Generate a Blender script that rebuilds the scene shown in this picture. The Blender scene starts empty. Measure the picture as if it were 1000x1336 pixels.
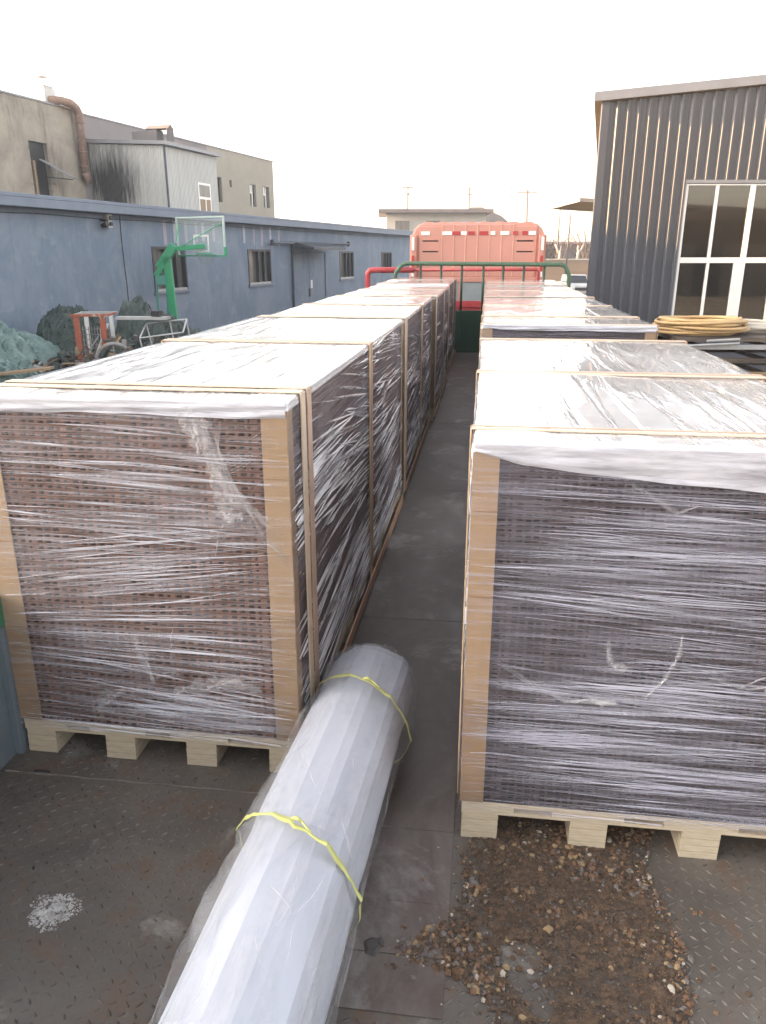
import bpy, bmesh, math, random
from mathutils import Vector, Matrix, Euler
R = math.radians
sc = bpy.context.scene
col = sc.collection
rng = random.Random(7)
GZ = -1.2            # yard level; the trailer deck is z = 0
HEAD = R(7.45)       # camera heading
def cf(X, Z, z=GZ):  # point given as metres right of / ahead of the camera
    c, s = math.cos(HEAD), math.sin(HEAD)
    return Vector((c*X - s*Z, s*X + c*Z, z))
def bf(u, v, z=GZ):  # point in the grid the old buildings stand on
    c, s = math.cos(R(10)), math.sin(R(10))
    return Vector((c*u + s*v, -s*u + c*v, z))

# ---------------------------------------------------------------- materials
class NT:
    def __init__(s, name):
        s.m = bpy.data.materials.new(name); s.m.use_nodes = True
        s.t = s.m.node_tree; s.b = s.t.nodes['Principled BSDF']; s.out = s.t.nodes['Material Output']
    def n(s, t, **k):
        n = s.t.nodes.new(t)
        for a, v in k.items():
            if a.startswith('i_'): n.inputs[a[2:].replace('_', ' ')].default_value = v
            else: setattr(n, a, v)
        return n
    def l(s, a, b): s.t.links.new(a, b)
    def coord(s, scale=(1,1,1), rot=(0,0,0), kind='Object'):
        c = s.n('ShaderNodeTexCoord'); m = s.n('ShaderNodeMapping')
        m.inputs['Scale'].default_value = scale; m.inputs['Rotation'].default_value = rot
        s.l(c.outputs[kind], m.inputs[0]); return m.outputs[0]
    def noise(s, vec, scale, detail=4, rough=.55, dist=0):
        n = s.n('ShaderNodeTexNoise'); n.inputs['Scale'].default_value = scale; n.inputs['Detail'].default_value = detail
        n.inputs['Roughness'].default_value = rough; n.inputs['Distortion'].default_value = dist
        s.l(vec, n.inputs['Vector']); return n.outputs['Fac']
    def ramp(s, fac, *stops):
        r = s.n('ShaderNodeValToRGB'); e = r.color_ramp.elements
        while len(e) < len(stops): e.new(.5)
        for el, (p, c) in zip(e, stops):
            el.position = p; el.color = (c, c, c, 1) if isinstance(c, (int, float)) else (*c, 1)
        s.l(fac, r.inputs[0]); return r.outputs[0]
    def mix(s, fac, a, b, mode='MIX'):
        x = s.n('ShaderNodeMix', data_type='RGBA', blend_type=mode)
        for i, v in ((0, fac), (6, a), (7, b)):
            if hasattr(v, 'links') or isinstance(v, bpy.types.NodeSocket): s.l(v, x.inputs[i])
            elif i == 0: x.inputs[0].default_value = v
            else: x.inputs[i].default_value = (*v, 1)
        return x.outputs[2]
    def math(s, op, a, b=None):
        x = s.n('ShaderNodeMath', operation=op)
        for i, v in ((0, a), (1, b)):
            if v is None: continue
            if isinstance(v, bpy.types.NodeSocket): s.l(v, x.inputs[i])
            else: x.inputs[i].default_value = v
        return x.outputs[0]
    def bump(s, h, strength=.3, dist=.01):
        b = s.n('ShaderNodeBump'); b.inputs['Strength'].default_value = strength; b.inputs['Distance'].default_value = dist
        s.l(h, b.inputs['Height']); s.l(b.outputs[0], s.b.inputs['Normal'])
    def set(s, **k):
        for a, v in k.items():
            i = s.b.inputs[a.replace('_', ' ')]
            if isinstance(v, bpy.types.NodeSocket): s.l(v, i)
            elif isinstance(v, (tuple, list)): i.default_value = (*v, 1)
            else: i.default_value = v

def pm(name, c1, c2=None, scale=3, rough=.6, metal=0, bump=.15, bs=40, bd=.004, stretch=(1,1,1), c3=None, s3=1.2, t3=(.55,.7), spec=.5, detail=5):
    n = NT(name)
    c2 = c2 or tuple(min(1, x*.8) for x in c1)
    v = n.coord(stretch)
    f = n.ramp(n.noise(v, scale, detail, .6), (.35, 0), (.65, 1))
    c = n.mix(f, c1, c2)
    if c3: c = n.mix(n.ramp(n.noise(v, s3, 6, .65, .4), (t3[0], 0), (t3[1], 1)), c, c3)
    n.set(Base_Color=c, Metallic=metal, Roughness=n.math('MULTIPLY_ADD', f, .12) if False else rough, Specular_IOR_Level=spec)
    if bump: n.bump(n.noise(n.coord(stretch), bs, 4, .6), bump, bd)
    return n.m

M = {}
M['yard'] = pm('yard_concrete', (.20,.18,.155), (.13,.12,.105), .4, .9, c3=(.26,.24,.21), s3=.15)
M['pine'] = pm('pale_pine', (.50,.425,.31), (.42,.34,.23), 5, .65, bump=.35, bs=30, stretch=(3,3,30), c3=(.30,.225,.14), s3=1.6, t3=(.56,.70))
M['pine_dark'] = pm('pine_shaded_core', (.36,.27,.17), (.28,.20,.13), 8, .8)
M['kraft'] = pm('kraft_board', (.275,.178,.092), (.235,.15,.076), 3, .6, bump=.2, bs=40, stretch=(1,1,.2), c3=(.20,.125,.065), s3=5, t3=(.56,.74))
M['board'] = pm('cardboard_strip', (.50,.37,.24), (.43,.30,.19), 6, .6, bump=.15)
M['kraft_low'] = pm('scuffed_kraft_board', (.225,.14,.068), (.18,.11,.054), 5, .6, bump=.2, bs=30, c3=(.14,.09,.05), s3=6, t3=(.56,.72))
M['board_top'] = pm('pale_cardboard_strip', (.60,.48,.36), (.52,.41,.30), 6, .6)
M['board_top2'] = pm('faded_brown_strip', (.50,.36,.27), (.43,.30,.22), 6, .6)
M['board_pink'] = pm('cardboard_strip_brown', (.48,.29,.18), (.40,.23,.14), 6, .6, bump=.15)
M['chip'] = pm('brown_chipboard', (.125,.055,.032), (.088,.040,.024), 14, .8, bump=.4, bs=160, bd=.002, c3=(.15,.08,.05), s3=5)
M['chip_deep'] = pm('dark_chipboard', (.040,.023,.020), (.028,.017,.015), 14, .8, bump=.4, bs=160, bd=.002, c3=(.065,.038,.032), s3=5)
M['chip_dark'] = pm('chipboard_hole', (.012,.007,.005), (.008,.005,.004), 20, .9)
M['chip_side'] = pm('chipboard_sheet_edge', (.10,.052,.042), (.065,.036,.031), 10, .8, bump=.4, bs=120, bd=.002, stretch=(1,1,6))
M['green'] = pm('green_paint', (.03,.15,.075), (.025,.11,.06), 6, .45, c3=(.09,.10,.07), s3=5, t3=(.62,.75))
M['rail_green'] = pm('weathered_green_rail', (.045,.115,.06), (.06,.10,.055), 5, .5, c3=(.14,.12,.09), s3=4, t3=(.56,.7))
M['green_dark'] = pm('dark_green_panel', (.010,.055,.03), (.008,.04,.022), 2, .5)
M['hoop_green'] = pm('hoop_green_paint', (.02,.30,.13), (.02,.24,.11), 3, .4)
M['teal'] = pm('teal_paint', (.06,.26,.20), (.05,.22,.17), 3, .45)
M['red'] = pm('red_paint', (.42,.045,.05), (.36,.04,.04), 5, .4)
M['orange'] = pm('orange_cab_paint', (.52,.235,.175), (.48,.22,.165), 1.5, .45, bump=.05, c3=(.45,.22,.165), s3=1.5)
M['orange_pale'] = pm('worn_orange_rib', (.62,.33,.24), (.56,.27,.19), 3, .5, bump=0)
M['rack_orange'] = pm('orange_rack_paint', (.33,.085,.045), (.27,.07,.036), 6, .6, c3=(.45,.38,.3), s3=9, t3=(.58,.66))
M['board_frame'] = pm('pale_green_frame', (.42,.52,.46), (.36,.46,.40), 4, .5, bump=0)
M['net_grey'] = pm('grey_net_cord', (.25,.29,.29), None, 9, .8, bump=0)
M['tape_w'] = pm('white_reflective_tape', (.85,.82,.76), None, 30, .3)
M['tape_r'] = pm('red_reflective_tape', (.42,.03,.03), None, 30, .3)
M['black'] = pm('black_rubber', (.012,.012,.013), None, 8, .6)
M['seam'] = pm('dark_gap', (.02,.018,.016), None, 8, .9)
M['glass_cab'] = pm('cab_window_glass', (.30,.33,.33), (.24,.27,.27), 2, .08)
M['white'] = pm('white_paint', (.74,.73,.70), (.66,.65,.62), 4, .5, bump=.06)
M['winframe'] = pm('white_window_frame', (.78,.75,.70), (.72,.69,.64), 3, .4, bump=.04)
M['steel_grey'] = pm('galvanised_tube', (.42,.42,.41), (.34,.34,.33), 5, .5, metal=.4)
M['fascia'] = pm('grey_trim_metal', (.25,.245,.25), (.21,.205,.21), 2, .45, bump=.05)
M['shedfascia'] = pm('shed_blue_trim', (.17,.20,.25), (.14,.17,.215), 2, .6, bump=.05)
M['soffit'] = pm('tan_soffit', (.40,.30,.16), (.34,.25,.13), 2, .7)
M['tarp'] = pm('green_tarpaulin', (.05,.075,.062), (.03,.045,.04), 3, .55, bump=.8, bs=5, bd=.12)
M['tarp_light'] = pm('pale_green_sheet', (.165,.245,.22), (.105,.165,.15), 2.2, .4, bump=.9, bs=4, bd=.12, c3=(.34,.42,.40), s3=2)
M['scrap'] = pm('grey_scrap', (.30,.29,.27), (.16,.155,.15), 5, .7)
M['plank'] = pm('old_plank', (.34,.24,.14), (.22,.16,.10), 6, .8, stretch=(1,6,6))
M['pilewood'] = pm('dark_stack', (.13,.095,.068), (.05,.04,.032), 3, .7, stretch=(.6,4,6))
M['hose'] = pm('yellow_hose', (.50,.335,.15), (.42,.27,.12), 4, .5, bump=.1)
M['hose_pale'] = pm('pale_hose', (.50,.45,.38), (.42,.38,.32), 4, .5)
M['strap'] = pm('yellow_plastic_strap', (.50,.50,.17), (.42,.43,.15), 30, .4, bump=.4, bs=300, bd=.001)
M['conc_wall'] = pm('house_render', (.45,.42,.37), (.40,.37,.33), 1, .85)
M['brick_wall'] = pm('yard_wall', (.24,.17,.11), (.20,.15,.10), 1.4, .9)
M['roof_dark'] = pm('dark_roof', (.15,.13,.125), (.11,.10,.10), 1, .8)
M['pole'] = pm('pole_concrete', (.10,.085,.08), (.08,.07,.065), 1, .9)
M['bark'] = pm('bark', (.12,.085,.065), (.08,.06,.045), 6, .9)
M['limed'] = pm('limewashed_bark', (.34,.31,.28), (.26,.235,.21), 6, .9)
M['twig'] = pm('reddish_twigs', (.10,.045,.032), (.07,.035,.028), 2, .9)
M['twig2'] = pm('russet_leaves', (.20,.075,.03), (.15,.06,.028), 2, .9)
M['hillmat'] = pm('hill_scrub', (.30,.25,.23), (.24,.2,.19), .02, .95, bump=0)
M['carwhite'] = pm('car_paint', (.55,.54,.52), None, 2, .3, bump=0)
M['carglass'] = pm('car_glass', (.02,.022,.025), None, 2, .08, bump=0)
M['rust_duct'] = pm('rusty_duct', (.235,.145,.10), (.165,.10,.07), 4, .7, c3=(.30,.24,.19), s3=5, bump=.3, bs=14, bd=.02)
M['curtain'] = pm('dusty_glass', (.16,.15,.13), (.07,.07,.068), 1.8, .18, stretch=(4,4,.5), bump=.02)
M['darkglass'] = pm('dark_opening', (.02,.02,.02), (.012,.012,.012), 2, .3)
M['winblack'] = pm('dark_metal_frame', (.025,.028,.035), None, 5, .5)
M['blackpipe'] = pm('dark_steel_pipe', (.035,.045,.06), None, 5, .5)
M['warehouse'] = pm('dark_cladding', (.022,.022,.023), (.018,.018,.019), .3, .8)
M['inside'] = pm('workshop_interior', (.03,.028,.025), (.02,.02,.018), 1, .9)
M['plant'] = pm('houseplant_leaf', (.05,.11,.03), (.03,.07,.02), 9, .6)

def film(name, base=.035, cl=.20, tint=(.60,.595,.645)):
    n = NT(name)
    def streak(rot, sx, sy, scale, lo, hi, det=3, dist=.25):
        v = n.coord((sx, sy, 1), (0, 0, R(rot)), 'UV')
        return n.ramp(n.noise(v, scale, det, .6, dist), (lo, 0), (hi, 1))
    a = streak(2.5, .55, 26, 3.0, .55, .74)
    b = streak(-4, .35, 14, 3.0, .56, .78)
    c = streak(-1, 1.1, 70, 3.0, .52, .74)
    big = n.ramp(n.noise(n.coord((1, 1.6, 1), (0,0,0), 'UV'), 2.3, 4, .6, .3), (.3, .35), (.7, 1.0))
    s = n.math('MAXIMUM', n.math('MULTIPLY', a, .50), n.math('MULTIPLY', b, .56))
    s = n.math('MAXIMUM', s, n.math('MULTIPLY', c, .34))
    s = n.math('MULTIPLY', s, big)
    cloud = n.math('MULTIPLY', n.ramp(n.noise(n.coord((1, 1.8, 1), (0,0,.3), 'UV'), 1.6, 4, .6, .4), (.48, 0), (.76, 1)), cl)
    al = n.math('ADD', n.math('ADD', s, cloud), base)
    al = n.math('MINIMUM', al, .9)
    n.set(Base_Color=tint, Roughness=.2, Alpha=al, Specular_IOR_Level=.8)
    h = n.math('ADD', n.noise(n.coord((.8, 26, 1), (0,0,R(2)), 'UV'), 3, 4, .6, .3), n.math('MULTIPLY', n.noise(n.coord((2.5,4,1),(0,0,0),'UV'), 3, 3), 1.2))
    n.bump(h, .55, .012)
    return n.m
M['film'] = film('stretch_film')
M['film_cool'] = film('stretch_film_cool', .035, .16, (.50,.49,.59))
M['film_side'] = film('stretch_film_flank', .075, .34, (.66,.62,.65))
def fold():
    n = NT('film_fold'); f = n.noise(n.coord((.8, .8, 7)), 3.0, 3, .55, .4)
    n.set(Base_Color=(.66,.655,.70), Roughness=.2, Alpha=n.ramp(f, (.34, .10), (.70, .56)), Specular_IOR_Level=.9); return n.m
M['fold'] = fold()
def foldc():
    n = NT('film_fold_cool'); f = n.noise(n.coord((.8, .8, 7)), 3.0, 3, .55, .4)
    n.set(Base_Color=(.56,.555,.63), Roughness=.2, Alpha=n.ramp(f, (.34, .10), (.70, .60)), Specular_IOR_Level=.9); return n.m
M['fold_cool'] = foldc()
def fold2():
    n = NT('film_bunch'); n.set(Base_Color=(.70,.69,.70), Roughness=.2, Alpha=.19, Specular_IOR_Level=.9); return n.m
M['bunch'] = fold2()
def fold3():  # wide flank folds, whiter and denser so their colour paints in glints
    n = NT('film_fold_glint'); f = n.noise(n.coord((1, .8, 6)), 3, 3, .55, .5)
    n.set(Base_Color=(.74,.72,.72), Roughness=.18, Alpha=n.ramp(f, (.30, .16), (.64, .88)), Specular_IOR_Level=1); return n.m
M['fold_glint'] = fold3()

def topfilm():
    n = NT('film_over_white_board')
    v = n.coord((4.2, .42, 1), (0, 0, R(20)))
    a = n.noise(v, 2.6, 4, .55, .4)
    b = n.noise(n.coord((1, 1, 1)), 3, 3, .5, .3)
    c = n.mix(n.ramp(b, (.4, 0), (.7, 1)), (.57,.565,.56), (.52,.515,.51))
    n.set(Base_Color=c, Roughness=.22, Specular_IOR_Level=.9, Coat_Weight=1.0, Coat_Roughness=.09, Coat_IOR=1.62)
    h = n.math('ADD', n.ramp(a, (.44, 0), (.60, 1)), n.math('MULTIPLY', b, .6))
    n.bump(h, .26, .014)
    bnode = [x for x in n.t.nodes if x.type == 'BUMP'][0]
    n.l(bnode.outputs[0], n.b.inputs['Coat Normal'])
    return n.m
M['top'] = topfilm()
def sheetmat():
    n = NT('cloudy_foam_sheet')
    s = n.noise(n.coord((1.2, 1.2, 9)), 5, 4, .6, .4)
    n.set(Base_Color=n.mix(n.ramp(s, (.35, 0), (.7, 1)), (.52,.52,.56), (.42,.42,.465)), Roughness=.3, Coat_Weight=.5, Coat_Roughness=.15,
          Alpha=n.ramp(n.noise(n.coord((1.5,1.5,12)), 4, 3, .6, .3), (.3, .52), (.6, .92)))
    n.bump(s, .4, .01)
    return n.m
M['foam'] = sheetmat()

def steel():
    n = NT('worn_tread_plate')
    v = n.coord()
    big = n.noise(v, 1.5, 6, .65, .6); mid = n.noise(v, 7, 6, .7, .3); fine = n.noise(v, 60, 4, .7)
    c = n.mix(n.ramp(big, (.35, 0), (.65, 1)), (.072,.062,.052), (.132,.114,.094))
    c = n.mix(n.ramp(mid, (.52, 0), (.70, 1)), c, (.125,.075,.047))
    c = n.mix(n.ramp(n.noise(n.coord((1,1,1),(0,0,1)), 3.4, 6, .7, .5), (.58, 0), (.72, 1)), c, (.25,.23,.205))
    c = n.mix(n.ramp(fine, (.40, 0), (.75, .5)), c, (.075,.065,.058))
    n.set(Base_Color=c, Roughness=n.ramp(mid, (.3, .42), (.7, .75)), Metallic=.15)
    n.bump(n.math('ADD', fine, mid), .25, .004)
    return n.m
M['steel'] = steel()
M['tread'] = pm('rubbed_tread_mark', (.125,.108,.09), (.04,.034,.029), 40, .45, metal=.2, bump=0)
def plate():
    n = NT('smooth_deck_plate')
    v = n.coord((1.6, .8, 1))
    big = n.noise(v, 2.0, 7, .7, .5); fine = n.noise(n.coord((1, 5, 1)), 22, 5, .7)
    c = n.mix(n.ramp(big, (.42, 0), (.60, 1)), (.074,.054,.044), (.135,.114,.10))
    c = n.mix(n.ramp(n.noise(n.coord((1,1,1),(0,0,2)), 2.6, 7, .72, .4), (.55, 0), (.72, 1)), c, (.28,.255,.245))
    c = n.mix(n.ramp(fine, (.45, 0), (.7, .4)), c, (.115,.088,.075))
    n.set(Base_Color=c, Roughness=n.ramp(big, (.3, .38), (.7, .65)), Metallic=.1)
    n.bump(fine, .2, .003)
    return n.m
M['plate'] = plate()

def shedwall():
    n = NT('blue_rendered_wall')
    v = n.coord()
    big = n.noise(n.coord((1,1,.6)), .9, 8, .72, .6)
    c = n.mix(n.ramp(big, (.40, 0), (.60, 1)), (.135,.178,.235), (.19,.228,.28))
    c = n.mix(n.ramp(n.noise(n.coord((1,1,1),(0,0,1)), 2.3, 7, .7, .3), (.56, 0), (.72, .8)), c, (.25,.285,.325))
    c = n.mix(n.ramp(n.noise(n.coord((3,3,.25)), 2.5, 5, .7), (.54, 0), (.72, .8)), c, (.115,.148,.195))
    n.set(Base_Color=c, Roughness=.8); n.bump(n.noise(v, 30, 4), .15, .01); return n.m
M['shed'] = shedwall()
def oldconc(name, a, b, st, amt=.75):
    n = NT(name)
    v = n.coord()
    c = n.mix(n.ramp(n.noise(v, .5, 7, .68, .5), (.40, 0), (.60, 1)), a, b)
    c = n.mix(n.ramp(n.noise(n.coord((1.4,1.4,.22)), 1.1, 6, .7, .3), (.54, 0), (.72, amt)), c, st)
    c = n.mix(n.ramp(n.noise(n.coord((.4,.4,1.8)), .8, 5, .6, .5), (.60, 0), (.68, amt*.7)), c, st)
    n.set(Base_Color=c, Roughness=.9); n.bump(n.noise(v, 9, 5), .2, .03); return n.m
M['conc'] = oldconc('stained_concrete', (.36,.31,.24), (.25,.215,.17), (.105,.082,.064), 1.0)
M['grey_render'] = oldconc('grey_render', (.235,.207,.197), (.21,.187,.177), (.17,.15,.14), .4)
M['beige_render'] = oldconc('beige_render', (.33,.295,.23), (.30,.268,.215), (.25,.222,.178), .3)
def annexm():
    n = NT('pale_sheet_metal_with_soot')
    v = n.coord()
    c = n.mix(n.ramp(n.noise(n.coord((3,3,.3)), 1.3, 5, .65), (.4, 0), (.7, 1)), (.52,.51,.47), (.42,.415,.38))
    # a soot stain burnt into the sheet near the duct mouth
    d = n.n('ShaderNodeVectorMath', operation='DISTANCE'); d.inputs[1].default_value = (-3.15, .0, 5.3)
    mp = n.coord((1, 0, .85)); n.l(mp, d.inputs[0]); d.inputs[1].default_value = (-2.85, 0, 5.0)
    nz = n.noise(n.coord((6,6,.7)), 1.0, 6, .7)
    f = n.math('ADD', d.outputs['Value'], n.math('MULTIPLY', n.math('SUBTRACT', nz, .5), 2.6))
    c = n.mix(n.ramp(n.math('MULTIPLY', f, .35), (.24, 1), (.62, 0)), c, (.028,.026,.025))
    n.set(Base_Color=c, Roughness=.5, Metallic=.15); return n.m
M['annex'] = annexm()
def clad():
    n = NT('slate_grey_cladding')
    c = n.mix(n.ramp(n.noise(n.coord((1,1,.15)), 1.6, 5, .6), (.4, 0), (.65, 1)), (.062,.064,.074), (.052,.054,.063))
    n.set(Base_Color=c, Roughness=.42); return n.m
M['clad'] = clad()
def glass(name, tint=.4, base=(.02,.02,.02)):
    n = NT(name); t = n.t
    tr = n.n('ShaderNodeBsdfTransparent'); tr.inputs[0].default_value = (tint, tint*.97, tint*.9, 1)
    gl = n.n('ShaderNodeBsdfGlossy'); gl.inputs['Roughness'].default_value = .03; gl.inputs[0].default_value = (.9,.87,.8,1)
    fr = n.n('ShaderNodeFresnel'); fr.inputs[0].default_value = 1.9
    mx = n.n('ShaderNodeMixShader'); n.l(fr.outputs[0], mx.inputs[0]); n.l(tr.outputs[0], mx.inputs[1]); n.l(gl.outputs[0], mx.inputs[2])
    b = n.n('ShaderNodeBump'); b.inputs['Strength'].default_value = .02; n.l(n.noise(n.coord(), 1.5, 2), b.inputs['Height']); n.l(b.outputs[0], gl.inputs['Normal'])
    n.l(mx.outputs[0], n.out.inputs[0]); return n.m
M['glass'] = glass('window_glass')
def clearboard():
    n = NT('clear_backboard'); tr = n.n('ShaderNodeBsdfTransparent'); gl = n.n('ShaderNodeBsdfPrincipled')
    gl.inputs['Base Color'].default_value = (.55,.62,.62,1); gl.inputs['Roughness'].default_value = .15
    mx = n.n('ShaderNodeMixShader'); mx.inputs[0].default_value = .16; n.l(tr.outputs[0], mx.inputs[1]); n.l(gl.outputs[0], mx.inputs[2])
    n.l(mx.outputs[0], n.out.inputs[0]); return n.m
M['clear'] = clearboard()
def rollmat():
    n = NT('white_foam_core')
    s = n.noise(n.coord((6, .6, 6)), 2, 5, .6, .3)
    n.set(Base_Color=n.mix(n.ramp(s, (.35, 0), (.7, 1)), (.455,.475,.53), (.37,.39,.44)), Roughness=.45); n.bump(s, .25, .01); return n.m
M['roll'] = rollmat()
def sheath():
    n = NT('milky_plastic_sheath')
    s = n.ramp(n.noise(n.coord((5, 1.3, 5), (0,0,.5)), 2.2, 6, .65, .8), (.45, 0), (.78, 1))
    big = n.noise(n.coord(), 3, 4, .6, .5)
    n.set(Base_Color=(.55,.55,.56), Roughness=.16, Alpha=n.math('ADD', n.math('MULTIPLY', s, .40), .12), Specular_IOR_Level=.9)
    n.bump(n.math('ADD', s, big), .9, .018); return n.m
M['sheath'] = sheath()
def dirtmat():
    n = NT('dry_soil')
    f = n.noise(n.coord(), 60, 6, .75)
    c = n.mix(n.ramp(f, (.35, 0), (.7, 1)), (.062,.039,.025), (.135,.085,.05))
    c = n.mix(n.ramp(n.noise(n.coord(), 9, 5, .7), (.5, 0), (.7, .7)), c, (.075,.055,.042))
    al = n.ramp(n.noise(n.coord(), 22, 6, .8, .3), (.40, 0), (.56, 1))
    n.set(Base_Color=c, Roughness=.95, Alpha=al); n.bump(f, .8, .01); return n.m
M['dirt'] = dirtmat()
M['c1'] = pm('soil_crumb', (.115,.064,.034), (.07,.042,.025), 60, .95)
M['c2'] = pm('brown_chip', (.17,.095,.052), (.12,.067,.039), 60, .9)
M['c3'] = pm('grey_stone_chip', (.15,.13,.115), (.11,.095,.085), 60, .9)
M['c4'] = pm('ochre_stone', (.27,.19,.10), (.22,.15,.08), 60, .9)
M['c5'] = pm('pale_stone', (.40,.35,.29), (.34,.29,.24), 60, .9)
M['cdark'] = pm('dark_stone', (.075,.066,.06), (.055,.05,.046), 40, .95, bump=.8, bs=60)
M['plaster'] = pm('white_plaster', (.45,.44,.42), (.25,.24,.22), 40, .9, bump=.8, bs=120)
M['stain_p'] = pm('faded_pink_streak', (.37,.30,.34), (.28,.28,.34), 5, .85, bump=0)
M['stain_w'] = pm('faded_white_streak', (.45,.45,.47), (.32,.35,.41), 5, .85, bump=0)
M['sbgrey'] = pm('sideboard_blue_grey', (.13,.16,.175), (.10,.125,.14), 4, .5, c3=(.2,.19,.17), s3=4, t3=(.6,.7))

# ---------------------------------------------------------------- mesh helpers
class MB:
    def __init__(s): s.v = []; s.f = []; s.m = []; s.uv = []; s.mats = []
    def mi(s, m):
        if m is None: m = 'white'
        if m not in s.mats: s.mats.append(m)
        return s.mats.index(m)
    def face(s, pts, m, uv=None):
        b = len(s.v); s.v += [tuple(p) for p in pts]; s.f.append(tuple(range(b, b+len(pts)))); s.m.append(s.mi(m)); s.uv.append(uv)
    def add(s, vs, fs, m):
        b = len(s.v); s.v += [tuple(p) for p in vs]; i = s.mi(m)
        for f in fs: s.f.append(tuple(b+k for k in f)); s.m.append(i); s.uv.append(None)
    def box(s, a, b, m, T=None):
        (x0,y0,z0), (x1,y1,z1) = a, b
        vs = [Vector(p) for p in ((x0,y0,z0),(x1,y0,z0),(x1,y1,z0),(x0,y1,z0),(x0,y0,z1),(x1,y0,z1),(x1,y1,z1),(x0,y1,z1))]
        if T: vs = [T @ p for p in vs]
        s.add(vs, [(0,3,2,1),(4,5,6,7),(0,1,5,4),(1,2,6,5),(2,3,7,6),(3,0,4,7)], m); return s
    def bar(s, p, q, w, h, m):
        p, q = Vector(p), Vector(q); d = (q-p); L = d.length; d.normalize()
        up = Vector((0,0,1)) if abs(d.z) < .95 else Vector((0,1,0))
        x = d.cross(up).normalized(); y = x.cross(d).normalized()
        T = Matrix.Translation(p) @ Matrix((x, d, y)).transposed().to_4x4()
        return s.box((-w/2,0,-h/2),(w/2,L,h/2), m, T)
    def tube(s, pts, r, m, n=8, closed=False):
        pts = [Vector(p) for p in pts]; rings = []; N = len(pts); px = None
        for i, p in enumerate(pts):
            d = (pts[(i+1) % N]-pts[i-1]) if closed else (pts[min(i+1,N-1)]-pts[max(i-1,0)])
            d.normalize()
            if px is None:
                up = Vector((0,0,1)) if abs(d.z) < .9 else Vector((1,0,0)); px = d.cross(up).normalized()
            px = (px - d*px.dot(d)).normalized(); py = d.cross(px)
            rr = r[i] if isinstance(r, (list, tuple)) else r
            rings.append([p + (px*math.cos(a)+py*math.sin(a))*rr for a in (2*math.pi*k/n for k in range(n))])
        vs = [v for q in rings for v in q]; fs = []
        for i in range(N if closed else N-1):
            j = (i+1) % N
            for k in range(n): fs.append((i*n+k, i*n+(k+1)%n, j*n+(k+1)%n, j*n+k))
        if not closed: fs.append(tuple(range(n))[::-1]); fs.append(tuple((N-1)*n+k for k in range(n)))
        s.add(vs, fs, m); return s
    def prism(s, poly, axis, a, b, m):   # polygon in the two other axes, extruded along axis
        def P(u, v, w): return {0:(w,u,v), 1:(u,w,v), 2:(u,v,w)}[axis]
        n = len(poly); vs = [P(u,v,a) for u,v in poly] + [P(u,v,b) for u,v in poly]
        fs = [tuple(range(n))[::-1], tuple(range(n,2*n))] + [(i,(i+1)%n,n+(i+1)%n,n+i) for i in range(n)]
        s.add(vs, fs, m); return s
    def build(s, name, parent=None, smooth=False, bevel=0):
        me = bpy.data.meshes.new(name); me.from_pydata(s.v, [], s.f)
        for m in s.mats: me.materials.append(M[m])
        me.polygons.foreach_set('material_index', s.m)
        if any(u for u in s.uv):
            ul = me.uv_layers.new(name='UVMap'); k = 0
            for f, u in zip(s.f, s.uv):
                for j in range(len(f)):
                    if u: ul.data[k].uv = u[j]
                    k += 1
        if smooth or bevel: me.polygons.foreach_set('use_smooth', [bool(smooth)]*len(s.f))
        me.validate()
        bm = bmesh.new(); bm.from_mesh(me)
        if not any(u for u in s.uv): bmesh.ops.recalc_face_normals(bm, faces=bm.faces)
        bm.to_mesh(me); bm.free(); me.update()
        o = bpy.data.objects.new(name, me); col.objects.link(o)
        if parent: o.parent = parent
        if bevel:
            md = o.modifiers.new('bevel', 'BEVEL'); md.width = bevel; md.segments = 2; md.limit_method = 'ANGLE'
        return o
def thing(name, label, cat, loc=(0,0,0), rz=0, group=None):
    o = bpy.data.objects.new(name, None); col.objects.link(o); o.location = loc; o.rotation_euler = (0,0,rz); o.empty_display_size = .1
    o['label'] = label; o['category'] = cat
    if group: o['group'] = group
    return o
def tag(o, label, cat, group=None, loc=None, rz=0):
    o['label'] = label; o['category'] = cat
    if group: o['group'] = group
    if loc is not None: o.location = loc; o.rotation_euler = (0,0,rz)
    return o
def struct(o, kind='structure'): o['kind'] = kind; return o

# ---------------------------------------------------------------- setting
g = MB(); g.box((-800,-120,GZ-.5),(800,1000,GZ),'yard'); struct(g.build('ground'))
h = MB()
for (cx, cz, hw, top, sd) in ((-20, 620, 300, 27, 1), (150, 700, 260, 20, 2), (-330, 600, 260, 31, 3)):
    r2 = random.Random(sd); n = 60; prof = [GZ + (top-GZ)*math.sin(math.pi*i/n)**.7*(.88+.12*math.sin(i*.7+sd)+.05*r2.random()) for i in range(n+1)]
    vs = []; fs = []
    for i in range(n+1):
        X = cx-hw + 2*hw*i/n
        vs += [cf(X, cz-70, GZ-.5), cf(X, cz, max(GZ-.4, prof[i])), cf(X, cz+90, GZ-.5)]
    for i in range(n): a = 3*i; fs += [(a,a+3,a+4,a+1),(a+1,a+4,a+5,a+2)]
    h.add(vs, fs, 'hillmat')
struct(h.build('hills', smooth=True))

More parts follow.
